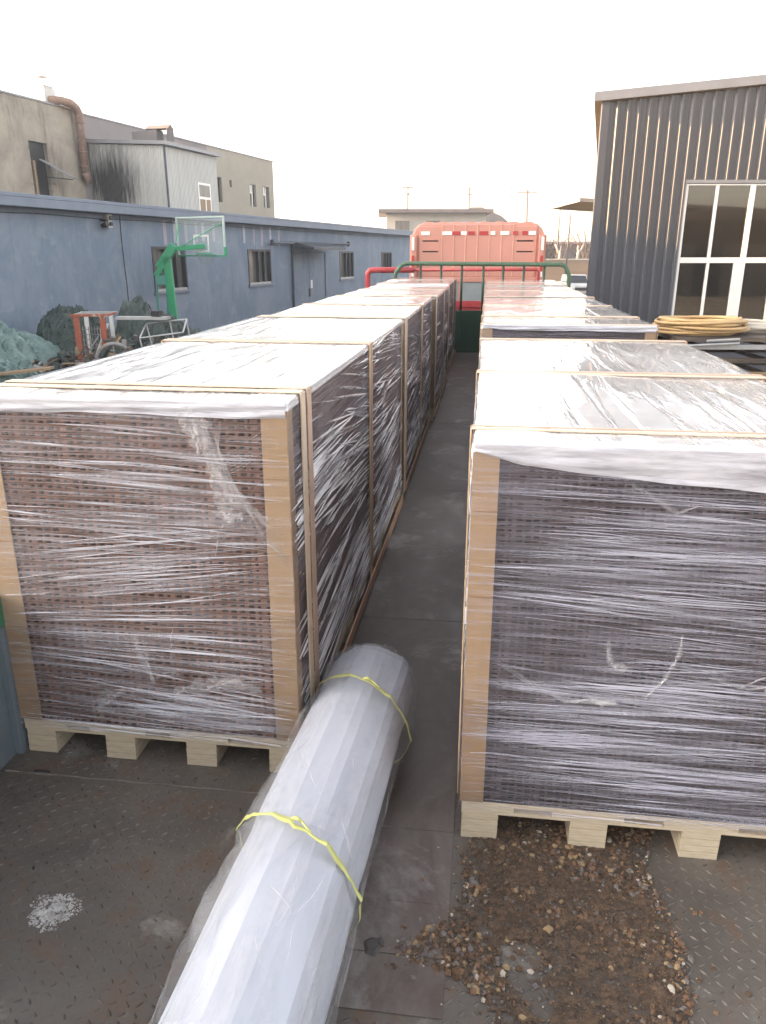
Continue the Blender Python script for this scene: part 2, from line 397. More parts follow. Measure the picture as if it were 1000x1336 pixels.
# ---------------------------------------------------------------- trailer
tr = thing('flatbed_trailer', 'steel flatbed trailer deck with green headboard carrying the wrapped loads', 'trailer', (0,0,0))
XL, XR, YE = -1.70, 1.22, 14.9
SX0, SX1 = -.575, -.045
d = MB()
d.box((XL,-2.2,-.10),(SX0,2.158,0),'steel'); d.box((XL,2.164,-.10),(SX0,YE,-.001),'steel')
d.box((SX0,-2.2,-.10),(SX1,YE,-.0005),'steel'); d.box((SX1,-2.2,-.10),(XR,2.6,0),'steel'); d.box((SX1,2.606,-.10),(XR,YE,-.001),'steel')
d.box((XL,-2.2,-.16),(XR,YE,-.101),'seam')
d.box((XL,2.152,0),(SX0-.04,2.168,.0035),'c5') if False else None
# raised tread marks rolled into the plate
r3 = random.Random(3); p = .035
iy = 0
y = .95
while y < 2.75:
    ix = 0; x = XL+.03
    while x < XR-.03:
        if not (SX0-.01 < x < SX1+.01 and y > 1.39) and abs(y-2.16) > .018 and r3.random() > .05:
            a = (R(40) if (ix+iy) % 2 else R(-45)); x_, y_0 = x, y; x, y = x+r3.uniform(-.004,.004), y+r3.uniform(-.003,.003); wear = .5+.5*math.sin(3.1*x+1.7*math.sin(2.3*y))*math.sin(4.3*y+x); a += r3.uniform(-.2,.2)
            c_, s_ = math.cos(a), math.sin(a); L = .0130*r3.uniform(.75,1.1); W = .0038; H = .0034*(.35+.9*wear)*r3.uniform(.5,1.1)
            def q(u, v, z): return (x+c_*u-s_*v, y+s_*u+c_*v, z)
            d.add([q(-L,0,.0003),q(-.3*L,-W,.0003),q(.3*L,-W,.0003),q(L,0,.0003),q(.3*L,W,.0003),q(-.3*L,W,.0003),q(-.45*L,0,H),q(.45*L,0,H)],
                  [(0,1,6),(1,2,7,6),(2,3,7),(3,4,7),(4,5,6,7),(5,0,6)], r3.choice(('steel','tread')))
            x, y = x_, y_0
        x += p; ix += 1
    y += p*.8; iy += 1
d.build('deck', tr)
wm = MB(); r8 = random.Random(2); wm.tube([(XL+.02+.03*k, 2.161+.0015*math.sin(k), .001) for k in range(38)], [.0035*r8.uniform(.5,1.3) for k in range(38)], 'c3', 6); wm.build('weld_seam', tr)
s = MB(); yy = 1.403
for i, L in enumerate((.17,.18,.30,.62,.9,1.0,1.3,1.25,1.3,1.25,1.3,1.3,1.3,1.3)):
    y1 = min(yy+L, YE-.05); s.box((SX0-.012,yy,.0005),(SX1+.010,y1-.0015,.0035+.001*(i%2)),'plate'); yy = y1
    if yy >= YE-.06: break
s.build('floor_plate', tr, bevel=.002)
w = MB(); w.box((XL-.05,-2.2,-.2),(XL-.002,YE-.12,.53),'sbgrey')
for yk in (1.0, 2.26, 3.6, 5.0, 6.4, 7.8, 9.2, 10.6, 12.0, 13.4): w.box((XL-.0015,yk,-.0),(XL+.028,yk+.07,.53),'sbgrey')
w.box((XL-.002,2.17,.12),(XL+.002,2.19,.17),'red')
sb = w.build('sideboard', tr, bevel=.004)
w = MB(); w.box((XL-.06,-2.2,.532),(XL+.036,YE-.12,.66),'green'); w.build('sideboard_rail', tr, bevel=.012)
w = MB(); w.box((XR-.002,-2.2,-.2),(XR+.05,YE-.12,.08),'sbgrey'); w.build('edge_rail', tr, bevel=.004)
w = MB(); w.box((XL+.02,YE,-.1),(XR+.2,YE+.05,.78),'green_dark')
for i in range(12): xx = XL+.14+i*.25; w.box((xx,YE-.012,0),(xx+.09,YE-.0005,.76),'green_dark')
hb = w.build('headboard', tr, bevel=.006)
w = MB(); w.tube([(-1.72,YE+.02,.6),(-1.72,YE+.02,1.40),(-1.70,YE+.02,1.46),(-1.60,YE+.02,1.585),(-1.52,YE+.02,1.615),(1.31,YE+.02,1.60),(1.39,YE+.02,1.565),(1.45,YE+.02,1.45),(1.47,YE+.02,1.38),(1.47,YE+.02,.6)], .038, 'rail_green', 8)
w.build('headboard_rail', tr, smooth=True)
for xx in (-1.246,-.862,-.48,-.083,.28,.65,1.017):
    w = MB(); w.tube([(xx,YE+.02,.78),(xx,YE+.02,1.58)], .024, 'green_dark', 6); w.build('headboard_post', tr, smooth=True)

# ---------------------------------------------------------------- wrapped loads
PT = .145
def hole_face(W, z0, z1, nx, nz, m='chip'):
    f = MB(); cw = (W)/nx; ch = (z1-z0)/nz; r = random.Random(11); D = .016
    for j in range(nz):
        dj = r.uniform(-.0012,.0012); zb = z0+j*ch; zt = zb+ch
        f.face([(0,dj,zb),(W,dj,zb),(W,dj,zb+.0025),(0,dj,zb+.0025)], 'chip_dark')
        sh = r.uniform(-.05,.05)*cw
        for i in range(nx):
            x0 = i*cw; x1 = x0+cw
            hx0 = x0+cw*.15+sh*.3+r.uniform(-.0015,.0015); hx1 = hx0+cw*r.uniform(.60,.72); hz0 = zb+ch*.36+r.uniform(-.0007,.0007); hz1 = hz0+ch*r.uniform(.36,.44)
            if i % 5 == 4: hx1 = hx0+cw*.34
            dep = r.choice((D,D,D,D,D,D,.006)) if (i//5+j//7) % 5 else r.choice((D,D,D,.004))
            zl = zb+.0025
            f.face([(x0,dj,zl),(x1,dj,zl),(hx1,dj,hz0),(hx0,dj,hz0)], m)
            f.face([(x1,dj,zl),(x1,dj,zt),(hx1,dj,hz1),(hx1,dj,hz0)], m)
            f.face([(x1,dj,zt),(x0,dj,zt),(hx0,dj,hz1),(hx1,dj,hz1)], m)
            f.face([(x0,dj,zt),(x0,dj,zl),(hx0,dj,hz0),(hx0,dj,hz1)], m)
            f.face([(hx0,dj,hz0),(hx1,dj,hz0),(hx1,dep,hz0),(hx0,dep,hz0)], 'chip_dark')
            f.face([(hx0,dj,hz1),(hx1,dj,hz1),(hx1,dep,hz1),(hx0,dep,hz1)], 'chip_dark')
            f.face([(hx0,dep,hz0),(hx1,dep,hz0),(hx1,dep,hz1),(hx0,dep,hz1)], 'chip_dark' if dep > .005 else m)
    return f
blk = MB(); r4 = random.Random(5)
for k in range(4):
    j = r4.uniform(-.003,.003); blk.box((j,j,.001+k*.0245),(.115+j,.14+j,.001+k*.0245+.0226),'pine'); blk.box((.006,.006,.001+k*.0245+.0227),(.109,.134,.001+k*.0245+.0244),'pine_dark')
block_proto = None
hole_mesh = {}
def ribbons(f, W, H, n, org, ux, nrm, seed, fan=None, lmin=.12, lmax=.9, vlo=0., mat='fold', wk=1., vpow=1.):
    # film folds: long thin tapered tents standing a little proud of the sheet
    r = random.Random(seed); org, ux, nrm = Vector(org), Vector(ux), Vector(nrm); uz = Vector((0,0,1))
    cl = [(r.random()**vpow, r.gauss(0,.035), r.uniform(.008,.05), r.random(), r.uniform(.7,1.5)) for _ in range(max(6, n//16))]
    for k in range(n):
        L = min(W*.98, lmin+(lmax-lmin)*r.random()**1.5)
        if r.random() < .72:
            vc, ca, sp_, uc, cw_ = r.choice(cl); v = vlo+(H-vlo)*vc + r.gauss(0, sp_); u = (W-L)*min(1, max(0, uc+r.gauss(0,.18)))
            a = ca + (v-vlo-(H-vlo)*vc)*r.choice((-.5,.2,1.2))
        else:
            v = vlo+(H-vlo)*r.random()**vpow; u = r.uniform(0, W-L); a = r.gauss(0, .03); cw_ = .8
        if not .005 < v < H-.005: continue
        a += fan(u/W, v/H) if fan else 0
        wd = r.choice((.0005,.0006,.0008,.0009,.0012,.0016,.0026,.0036))*r.uniform(.8,1.2)*wk*cw_; wd = min(wd, .0062); cur = r.gauss(0, .006)
        N = 8; rows = []
        for i in range(N+1):
            t = i/N; uu = u+L*t*math.cos(a); vv = v + L*t*math.sin(a) + cur*math.sin(math.pi*t) + r.gauss(0,.0003)
            ww = wd*math.sin(math.pi*min(1, max(.02, t*.97+.015)))**1.1
            if vv > H-.004 or vv < .004 or uu < .002 or uu > W-.002: rows.append(None); continue
            c = org + ux*uu + uz*vv
            rows.append((c - uz*ww + nrm*.0005, c + nrm*(.0012+ww*.8), c + uz*ww + nrm*.0005))
        for i in range(N):
            if rows[i] is None or rows[i+1] is None: continue
            A, B = rows[i], rows[i+1]
            f.face([A[0],B[0],B[1],A[1]], mat); f.face([A[1],B[1],B[2],A[2]], mat)
def curve_ribbon(f, pts, wd, org, ux, nrm, seed=0, mat='bunch'):
    r = random.Random(seed); org, ux, nrm = Vector(org), Vector(ux), Vector(nrm); uz = Vector((0,0,1)); rows = []
    P = [Vector((a,b,0)) for a,b in pts]; fine = []
    for i in range(len(P)-1):
        for k in range(5): fine.append(P[i].lerp(P[i+1], k/5))
    fine.append(P[-1]); N = len(fine)
    for i, p in enumerate(fine):
        d_ = (fine[min(i+1,N-1)]-fine[max(i-1,0)]).normalized(); pr = Vector((-d_.y, d_.x, 0))
        ww = wd*(.35+.65*math.sin(math.pi*(i+.5)/N))*r.uniform(.55,1.25); j = pr*r.gauss(0,wd*.35)
        def w3(q, o): return org + ux*q.x + uz*q.y + nrm*o
        rows.append((w3(p+j-pr*ww,.0006), w3(p+j,.002+ww*r.uniform(.2,.9)), w3(p+j+pr*ww,.0006)))
    for i in range(N-1):
        A, B = rows[i], rows[i+1]; f.face([A[0],B[0],B[1],A[1]], mat); f.face([A[1],B[1],B[2],A[2]], mat)

def crumple(f, pts, wd, org, ux, nrm, seed=0, mat='bunch', hgt=.010):
    # bunched film: a creased strip whose facets stand off the sheet at random
    r = random.Random(seed); org, ux, nrm = Vector(org), Vector(ux), Vector(nrm); uz = Vector((0,0,1)); P = [Vector((a,b,0)) for a,b in pts]; fine = []
    for i in range(len(P)-1):
        for k in range(7): fine.append(P[i].lerp(P[i+1], k/7))
    fine.append(P[-1]); N = len(fine); rows = []; M_ = 7
    for i, p in enumerate(fine):
        d_ = (fine[min(i+1,N-1)]-fine[max(i-1,0)]).normalized(); pr = Vector((-d_.y,d_.x,0)); ww = wd*(.3+.7*math.sin(math.pi*(i+.7)/(N+.6)))*r.uniform(.6,1.35)
        row = []
        for k in range(M_):
            e = (k/(M_-1)-.5)*2; q = p+pr*(ww*e+r.gauss(0,wd*.10))+d_*r.gauss(0,wd*.18)
            row.append(org+ux*q.x+uz*q.y+nrm*(.001+max(0,1-abs(e))**.5*hgt*r.uniform(.1,1.2)))
        rows.append(row)
    for i in range(N-1):
        for k in range(M_-1): f.face([rows[i][k],rows[i+1][k],rows[i+1][k+1],rows[i][k+1]], mat)
def sheet_grid(f, org, ux, vx, W, H, nu, nv, nrm, m, amp, seed, uvs=True):
    r = random.Random(seed); org, ux, vx, nrm = map(Vector, (org, ux, vx, nrm))
    k = [(r.uniform(2,9), r.uniform(6,30), r.uniform(0,6.3), r.uniform(.3,1)) for _ in range(7)]
    def P(i, j):
        u, v = W*i/nu, H*j/nv
        e = amp*sum(c*math.sin(a*u+b*v+ph) for a,b,ph,c in k)/3 if 0 < i < nu else 0
        return org+ux*u+vx*v+nrm*e
    for i in range(nu):
        for j in range(nv):
            q = ((i,j),(i+1,j),(i+1,j+1),(i,j+1))
            f.face([P(*a) for a in q], m, [(W*a/nu, H*b/nv) for a,b in q])

def make_load(label, x0, x1, y0, y1, zt, straps, seed, hero=(0,0), side=1, band=.05, face_mat='chip', group='film-wrapped pallet loads on the trailer'):
    """side = +1: the right-hand flank faces the aisle; -1: the left-hand one."""
    global block_proto
    t = thing('pallet_load', label, 'pallet load', (x0, y0, 0), 0, group)
    W, L = x1-x0, y1-y0
    # pallet
    p = MB()
    p.box((0,0,.0995),(W,L,.1105),'pine'); p.box((0,0,.1300),(W,L,PT),'pine')
    nb = 4; step = (W-.115)/(nb-1)
    for i in range(nb):
        xa = i*step; e0 = xa-.055 if i else xa; e1 = xa+.115+(.05 if i < nb-1 else 0)
        p.box((e0,.0,.1110),(e1,L,.1295),'pine')
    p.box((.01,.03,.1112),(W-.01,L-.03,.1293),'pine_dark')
    pal = p.build('pallet', t)
    ny = 4 if hero[0] else 3
    for j in range(ny):
        for i in range(nb):
            if not hero[0] and i not in (0, 3): continue
            if block_proto is None: b = block_proto = blk.build('foot_block', pal, bevel=.0015)
            else: b = block_proto.copy(); col.objects.link(b); b.parent = pal
            b.location = (i*step, .0 + j*(L-.14)/(ny-1), 0); b.rotation_euler = (0,0,0)
    # stack of sheets
    nz = 55; ch = (zt-PT)/nz; st = MB(); r = random.Random(seed)
    for j in range(nz):
        a, b_ = r.uniform(-.0025,.0025), r.uniform(-.003,.003); z0 = PT+.001+j*ch
        st.box((a+.004,.02,z0),(W-.004+a,L-.004+b_,z0+ch-(.0022 if j < nz-1 else .003)),'chip_side')
    st.box((.012,.03,PT+.0015),(W-.012,L-.012,zt-.004),'seam')
    stack = st.build('sheet_stack', t)
    key = (round(W,3), round(zt,3), side)
    if key not in hole_mesh:
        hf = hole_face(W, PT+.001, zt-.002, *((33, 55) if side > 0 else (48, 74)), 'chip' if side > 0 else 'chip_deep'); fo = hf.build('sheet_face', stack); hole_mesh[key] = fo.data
    else:
        fo = bpy.data.objects.new('sheet_face', hole_mesh[key]); col.objects.link(fo); fo.parent = stack
    # kraft corner boards
    cwid = .078 if side > 0 else .066
    for sx in (0, 1):
        for sy in (0, 1):
            c = MB(); xa = -.004 if sx == 0 else W-cwid; xb = cwid if sx == 0 else W+.004
            ya, yb = (-.0065, -.0025) if sy == 0 else (L+.0025, L+.0065)
            c.box((xa,ya,PT+.002),(xb,yb,zt-.004),'kraft')
            xs = (-.0065,-.0025) if sx == 0 else (W+.0025, W+.0065)
            ys = (-.006, .06) if sy == 0 else (L-.06, L+.006)
            c.box((xs[0],ys[0],PT+.002),(xs[1],ys[1],zt-.004),'kraft')
            if sy == 0:
                zj = .52+.11*sx+.004*(seed % 7); c.box((xa-.0012,ya-.0016,PT+.004),(xb+.0012,ya-.0001,zj),'kraft_low')
                for zk in (zj-.02, .86, 1.12): c.box((xa+.004,ya-.0022,zk),(xb-.004,ya-.0017 if zk < zj else ya-.0001,zk+.0025),'kraft_low')
            c.build('corner_board', t, bevel=.001)
    # top board under film, gently wavy, with rounded front and side lips
    tp = MB(); nu, nv = 36, max(40, int(L*24)); r = random.Random(seed+1)
    ks = [(r.uniform(1,5), r.uniform(-7,7), r.uniform(0,6.3)) for _ in range(5)] + [(r.uniform(14,34), r.uniform(-16,-5), r.uniform(0,6.3)) for _ in range(6)]
    def hz(u, v):
        e = sum(math.sin(a*u+b*v+c) for a,b,c in ks[:5])*.0012 + sum(max(0,math.sin(a*u+b*v+c))**3*math.sin(1.7*u+c+v) for a,b,c in ks[5:])*.0011
        return e
    vs = []; fs = []
    for i in range(-2, nu+3):
        for j in range(-2, nv+3):
            u = min(max(i,0),nu)/nu*(W+.004)-.002; v = min(max(j,0),nv)/nv*(L+.004)-.002; z = zt+.006
            ex = (1 if i < 0 else 0)+(1 if i > nu else 0); ey = (1 if j < 0 else 0)+(1 if j > nv else 0)
            if i < 0: u -= (.006,.0095)[-i-1]; 
            if i > nu: u += (.006,.0095)[i-nu-1]
            if j < 0: v -= (.006,.0095)[-j-1]
            if j > nv: v += (.006,.0095)[j-nv-1]
            dmax = max(-i, i-nu, -j, j-nv, 0); z -= (0,.006,.026)[min(2,dmax)]
            if dmax == 0: z += hz(u, v)
            vs.append((u, v, z))
    n2 = nv+5
    for i in range(nu+4):
        for j in range(nv+4): a = i*n2+j; fs.append((a, a+n2, a+n2+1, a+1))
    tp.add(vs, fs, 'top'); tp.build('top_sheet', t, smooth=True)
    # stretch film: four flanks plus folds
    o = .0105; zb = .118; H = zt+.002-zb
    fm = MB()
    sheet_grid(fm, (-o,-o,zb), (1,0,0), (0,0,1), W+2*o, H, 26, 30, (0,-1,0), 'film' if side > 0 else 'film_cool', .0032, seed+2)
    sheet_grid(fm, (W+o,-o,zb), (0,1,0), (0,0,1), L+2*o, H, 50, 24, (1,0,0), 'film_side', .0032, seed+3)
    sheet_grid(fm, (-o,L+o,zb), (0,-1,0), (0,0,1), L+2*o, H, 50, 24, (-1,0,0), 'film', .0032, seed+4)
    sheet_grid(fm, (W+o,L+o,zb), (-1,0,0), (0,0,1), W+2*o, H, 26, 24, (0,1,0), 'film', .0032, seed+5)
    fl = fm.build('stretch_film', t, smooth=True)
    rb = MB()
    F = ((-o,-o,zb), (1,0,0), (0,-1,0)); o2 = .0035
    nF, nS = hero
    if nF:
        fan = (lambda u, v: .21*math.exp(-((v-.50)/.13)**2) - .03 - .05*math.exp(-((v-.22)/.12)**2) + .02*u) if side > 0 else (lambda u, v: .015*math.sin(7*v)-.03+.03*u)
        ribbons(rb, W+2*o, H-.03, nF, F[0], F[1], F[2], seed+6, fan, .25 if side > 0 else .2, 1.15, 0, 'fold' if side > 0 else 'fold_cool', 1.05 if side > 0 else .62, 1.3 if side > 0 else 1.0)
    sn = (W+o,-o,zb) if side > 0 else (-o,L+o,zb)
    ribbons(rb, L+2*o, H-.01, int((nS or 90)*1.9), sn, (0,1,0) if side > 0 else (0,-1,0), (1,0,0) if side > 0 else (-1,0,0), seed+7, (lambda u, v: .07*math.sin(9*u+3*v)-.20*(v-.35)) , .15, 1.2, 0, 'fold_glint', 2.3, .8)
    if rb.f:
        if side > 0 and nF:      # torn, bunched film hanging on the front
            bx, bz = .80, H-.05
            def bunch(*a_, **k_):
                c_ = MB(); crumple(c_, *a_, **k_); c_.build('film_bunch', fl)
            bunch([(bx-.06,bz+.03),(bx-.02,bz-.02),(bx+.0,bz-.10)], .045, *F, seed=1)
            bunch([(bx-.02,bz-.02),(bx+.02,bz-.12),(bx+.04,bz-.20),(bx+.06,bz-.30),(bx+.08,bz-.34)], .026, *F, seed=2)
            bunch([(bx+.03,bz-.16),(bx+.10,bz-.26),(bx+.20,bz-.34)], .022, *F, seed=3, hgt=.006)
            bunch([(bx+.02,bz-.31),(bx+.07,bz-.33),(bx+.12,bz-.32)], .018, *F, seed=4)
            bunch([(.63,.20),(.72,.225),(.80,.25),(.94,.23)], .03, *F, seed=5, hgt=.007); bunch([(.50,.42),(.51,.33),(.55,.23)], .014, *F, seed=6, hgt=.006); bunch([(.32,.10),(.37,.15),(.44,.19)], .016, *F, seed=7, hgt=.006)
            for k in range(9): curve_ribbon(rb, [(bx-.03+.012*k,bz+.02),(bx+.02+.01*k-.004*k*k*.2,bz-.10),(bx+.05+.006*k,bz-.22),(bx+.09+.015*k,bz-.34-.012*k)], .0016+.0014*(k%3), *F, seed=k)
            for k in range(7): curve_ribbon(rb, [(bx+.22,bz-.02-.01*k),(bx+.12,bz-.09-.012*k),(bx+.02,bz-.15-.01*k)], .0011, *F, seed=20+k, mat='fold')
            for k in range(8): curve_ribbon(rb, [(bx+.04+.012*k,bz-.26-.004*k),(bx+.13+.014*k,bz-.37),(bx+.25,bz-.45-.006*k)], .0014, *F, seed=40+k)
            curve_ribbon(rb, [(bx+.06,bz-.33),(bx+.03,bz-.39),(bx+.015,bz-.46)], .0026, *F, seed=60, mat='fold')
            for (cx_, cz_, dx, dz) in ((.55,.25,.10,.02),(.52,.40,.03,-.16),(.62,.30,.02,.15),(.30,.12,.09,.06),(.78,.24,.2,.03),(.72,.21,.18,.04)):
                for k in range(3): curve_ribbon(rb, [(cx_+.01*k,cz_),(cx_+dx*.5,cz_+dz*.6+.012*k),(cx_+dx,cz_+dz)], .0028, *F, seed=70+k+int(cx_*99))
        elif nF and nF > 200:
            for (pts, wd, sd_) in (([(.41,.63),(.42,.57),(.44,.54)],.008,1),([(.43,.55),(.47,.54)],.014,2),([(.61,.66),(.61,.60),(.58,.52),(.53,.45)],.006,3),([(.37,.44),(.41,.425),(.45,.43)],.012,4),([(.97,.97),(.985,.90),(.98,.80),(1.0,.76)],.02,5),([(.85,.50),(.93,.515),(1.05,.51)],.016,6)):
                c_ = MB(); crumple(c_, pts, wd, *F, seed=sd_, hgt=.006); c_.build('film_bunch', fl)
            for (pts, wd) in ((((.40,.62),(.415,.56),(.43,.52)),.004),
                              (((.09,.54),(.18,.48),(.30,.42),(.42,.42),(.46,.405)),.005), (((.36,.44),(.40,.42),(.45,.425)),.008), (((.30,.415),(.36,.43),(.44,.42)),.006),
                              (((.78,.50),(.86,.55),(.89,.60)),.004), (((.70,.53),(.80,.50),(.92,.52),(1.0,.51)),.006), (((.98,.95),(1.0,.88),(.99,.80),(1.01,.76)),.012), (((.42,1.10),(.48,1.06),(.55,1.02),(.60,1.04)),.005)):
                for k in range(2): curve_ribbon(rb, [(a+.006*k,b+.004*k) for a,b in pts], wd*.62, *F, seed=k+int(pts[0][0]*100))
        for m_ in rb.v: pass
        rb.build('film_fold', fl, smooth=True)['kind'] = 'stuff'
    # cloudy sheet hanging over the front edge
    if nF:
        fs_ = MB(); r = random.Random(seed+8); n = 60; rows = []
        for i in range(n+1):
            u = i/n; x = -.004+u*(W+.008)
            drop = (band[0]+(band[1]-band[0])*min(1, u/.75)) + .003*math.sin(9*u+seed)+.0012*math.sin(31*u)
            if side < 0: drop *= min(1, .45+u*5)
            ps = [(x, -.006, zt+.0085), (x, -.0145, zt+.002)]
            for k in range(1, 8): ps.append((x, -.0155-.003*math.sin(k*1.3+u*7)*(k/7)-.0012*math.sin(4+16*u*(.6+.1*k)), zt+.002-drop*k/7))
            rows.append(ps)
        for i in range(n):
            for k in range(8): fs_.face([rows[i][k],rows[i+1][k],rows[i+1][k+1],rows[i][k+1]],'foam')
        fs_.build('edge_sheet', t, smooth=True)
    # strap boards: strips over the top and down both flanks
    for (ys, kind) in straps:
        y = ys-y0
        offs = {2: ((-.052,.058,'board_top'),(.034,.058,'board_top2')), 1: ((-.040,.044,'board'),(.018,.040,'board_pink')), 3: ((-.018,.034,'board'),(.018,.018,'board_pink'))}[kind]
        for (oy, wd, mm) in offs:
            q = MB(); e = .0125; top_m = 'board_top2' if mm == 'board_pink' else 'board_top'
            ya, yb = y+oy-wd/2, y+oy+wd/2
            q.box((-e-.002,ya+.006,zt+.0085),(W+e+.002,yb-.006,zt+.0125),top_m)
            q.box((-e-.0065,ya,.06),(-e-.0015,yb,zt+.0085),mm); q.box((W+e+.0015,ya,.06),(W+e+.0065,yb,zt+.0085),mm)
            q.build('strap_board', t, bevel=.001)
    if side > 0:   # brown runner along the foot of the aisle flank
        q = MB(); q.box((W+.019,.05,.045),(W+.026,L-.02,.10),'board_pink'); q.build('runner_board', t)
    return t

nl = make_load('nearest load in the left row, torn film bunched at its upper front', -1.66,-.602,2.285,5.43,1.36, ((2.50,2),(3.93,1)), 101, (420,260), 1, (.045,.045)); nl.rotation_euler.z = -R(.4)
make_load('second load from the front in the left row, pale flat top', -1.645,-.585,5.62,8.46,1.35, ((5.66,2),(7.08,1)), 102, (0,190), 1)
make_load('third load from the front in the left row, pinched behind the second', -1.62,-.55,8.52,11.45,1.35, ((8.56,2),(10.1,1)), 103, (0,140), 1)
make_load('farthest load of the left row, against the green headboard', -1.60,-.565,11.6,14.55,1.37, ((11.65,1),(13.2,1)), 104, (0,110), 1)
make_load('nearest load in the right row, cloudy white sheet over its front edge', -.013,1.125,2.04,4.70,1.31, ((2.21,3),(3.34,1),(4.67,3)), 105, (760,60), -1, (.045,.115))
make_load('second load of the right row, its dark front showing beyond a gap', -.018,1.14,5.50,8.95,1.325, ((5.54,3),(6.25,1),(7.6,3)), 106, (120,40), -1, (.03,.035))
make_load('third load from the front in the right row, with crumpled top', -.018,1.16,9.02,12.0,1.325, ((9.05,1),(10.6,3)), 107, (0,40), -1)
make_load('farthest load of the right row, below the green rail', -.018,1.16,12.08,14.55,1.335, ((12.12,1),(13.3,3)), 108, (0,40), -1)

# ---------------------------------------------------------------- wrapped foam roll
A = Vector((-.388,2.66,.178)); B = Vector((-.504,.55,.178)); ax = (B-A); RL = ax.length
t = thing('foam_roll', 'long white foam bundle in clear plastic tied with yellow straps', 'foam roll', (A.x,A.y,0), math.atan2(ax.x,-ax.y)*1.0)
t.scale = (1.075, 1, 1.075)
# local: y runs from 0 (far end) to -RL (near end)
r = random.Random(21); n = 10; angs = sorted([2*math.pi*(k+r.uniform(-.22,.22))/n for k in range(n)])
def core_r(k, yv): return .158+.007*math.sin(k*2.1)+.004*math.sin(3*yv+k)
c = MB(); NS = 40; rows = []
for i in range(NS+1):
    yv = -RL*i/NS; ring = []
    for k, a in enumerate(angs):
        rr = core_r(k, yv)*(.93 if i == 0 else 1)*(1-.03*sum(math.exp(-((yv-q_)/.05)**2) for q_ in (-.285,-1.02)))
        for da in (-.10, .10):
            ring.append((rr*math.cos(a+da), yv, .168+rr*math.sin(a+da)))
    rows.append(ring)
m2 = len(rows[0]); vs = [q for ring in rows for q in ring]; fs = []
for i in range(NS):
    for k in range(m2): fs.append((i*m2+k, i*m2+(k+1)%m2, (i+1)*m2+(k+1)%m2, (i+1)*m2+k))
fs.append(tuple(range(m2))); fs.append(tuple(NS*m2+k for k in range(m2)))
c.add(vs, fs, 'roll'); c.build('foam_core', t)
s = MB(); NA = 56; NS = 150; rows = []
rs = random.Random(4); wk = [(rs.randint(1,5), rs.uniform(3,16), rs.uniform(0,6.3), rs.uniform(.3,1)) for _ in range(9)]
def sheath_r(a, yv):
    z = math.sin(a); base = .171 + .020*max(0, -z) + .010*max(0, math.cos(a+2.6))
    e = sum(c_*math.sin(f_*a*1.0+b_*yv+p_) for f_,b_,p_,c_ in wk)*.0034
    fold = .009*max(0, math.sin(7*a+5*math.sin(2.2*yv)+2*yv))**6
    for ys in (-.42, -1.16): fold -= 0
    return base+e+fold
def pinch(yv): return sum(math.exp(-((yv-ys)/.035)**2) for ys in (-.285, -1.02))
for i in range(NS+1):
    yv = .05-(RL+.05)*i/NS; ring = []
    for k in range(NA):
        a = 2*math.pi*k/NA; rr = sheath_r(a, yv); pc = pinch(yv); rr = rr*(1-.55*pc) + min(rr, .170)*.55*pc
        if yv > -.04: rr *= 1-.5*((yv+.04)/.09)**2*(1+.25*math.sin(5*a)+.2*math.sin(9*a+1))
        x, z = rr*math.cos(a), .172+rr*math.sin(a)
        ring.append((x, yv+(.012*math.sin(6*a) if yv > 0 else 0), max(.004, z)))
    rows.append(ring)
vs = [q for ring in rows for q in ring]; fs = []
for i in range(NS):
    for k in range(NA): fs.append((i*NA+k, i*NA+(k+1)%NA, (i+1)*NA+(k+1)%NA, (i+1)*NA+k))
s.add(vs, fs, 'sheath'); s.build('plastic_sheath', t, smooth=True)
q = MB(); rc_ = random.Random(9)     # creases standing on the sheath
for k in range(30):
    y0_ = -rc_.uniform(.02, 1.5); a0 = rc_.uniform(-.4, 3.3); L_ = rc_.uniform(.05,.22); tw = rc_.gauss(0,.22); N_ = 8; rw = rc_.uniform(.0005,.0013); pts = []
    for i in range(N_+1):
        u = i/N_; a = a0+tw*u+.12*math.sin(3*u+k); yy = y0_-L_*u*rc_.uniform(.97,1.03); rr = sheath_r(a, yy)+.0012; pts.append((rr*math.cos(a), yy, .172+rr*math.sin(a)))
    q.tube(pts, [rw*math.sin(math.pi*min(.97,max(.03,i/N_)))+.0001 for i in range(N_+1)], 'bunch', 5)
qo = q.build('film_crease', t, smooth=True); qo['kind'] = 'stuff'
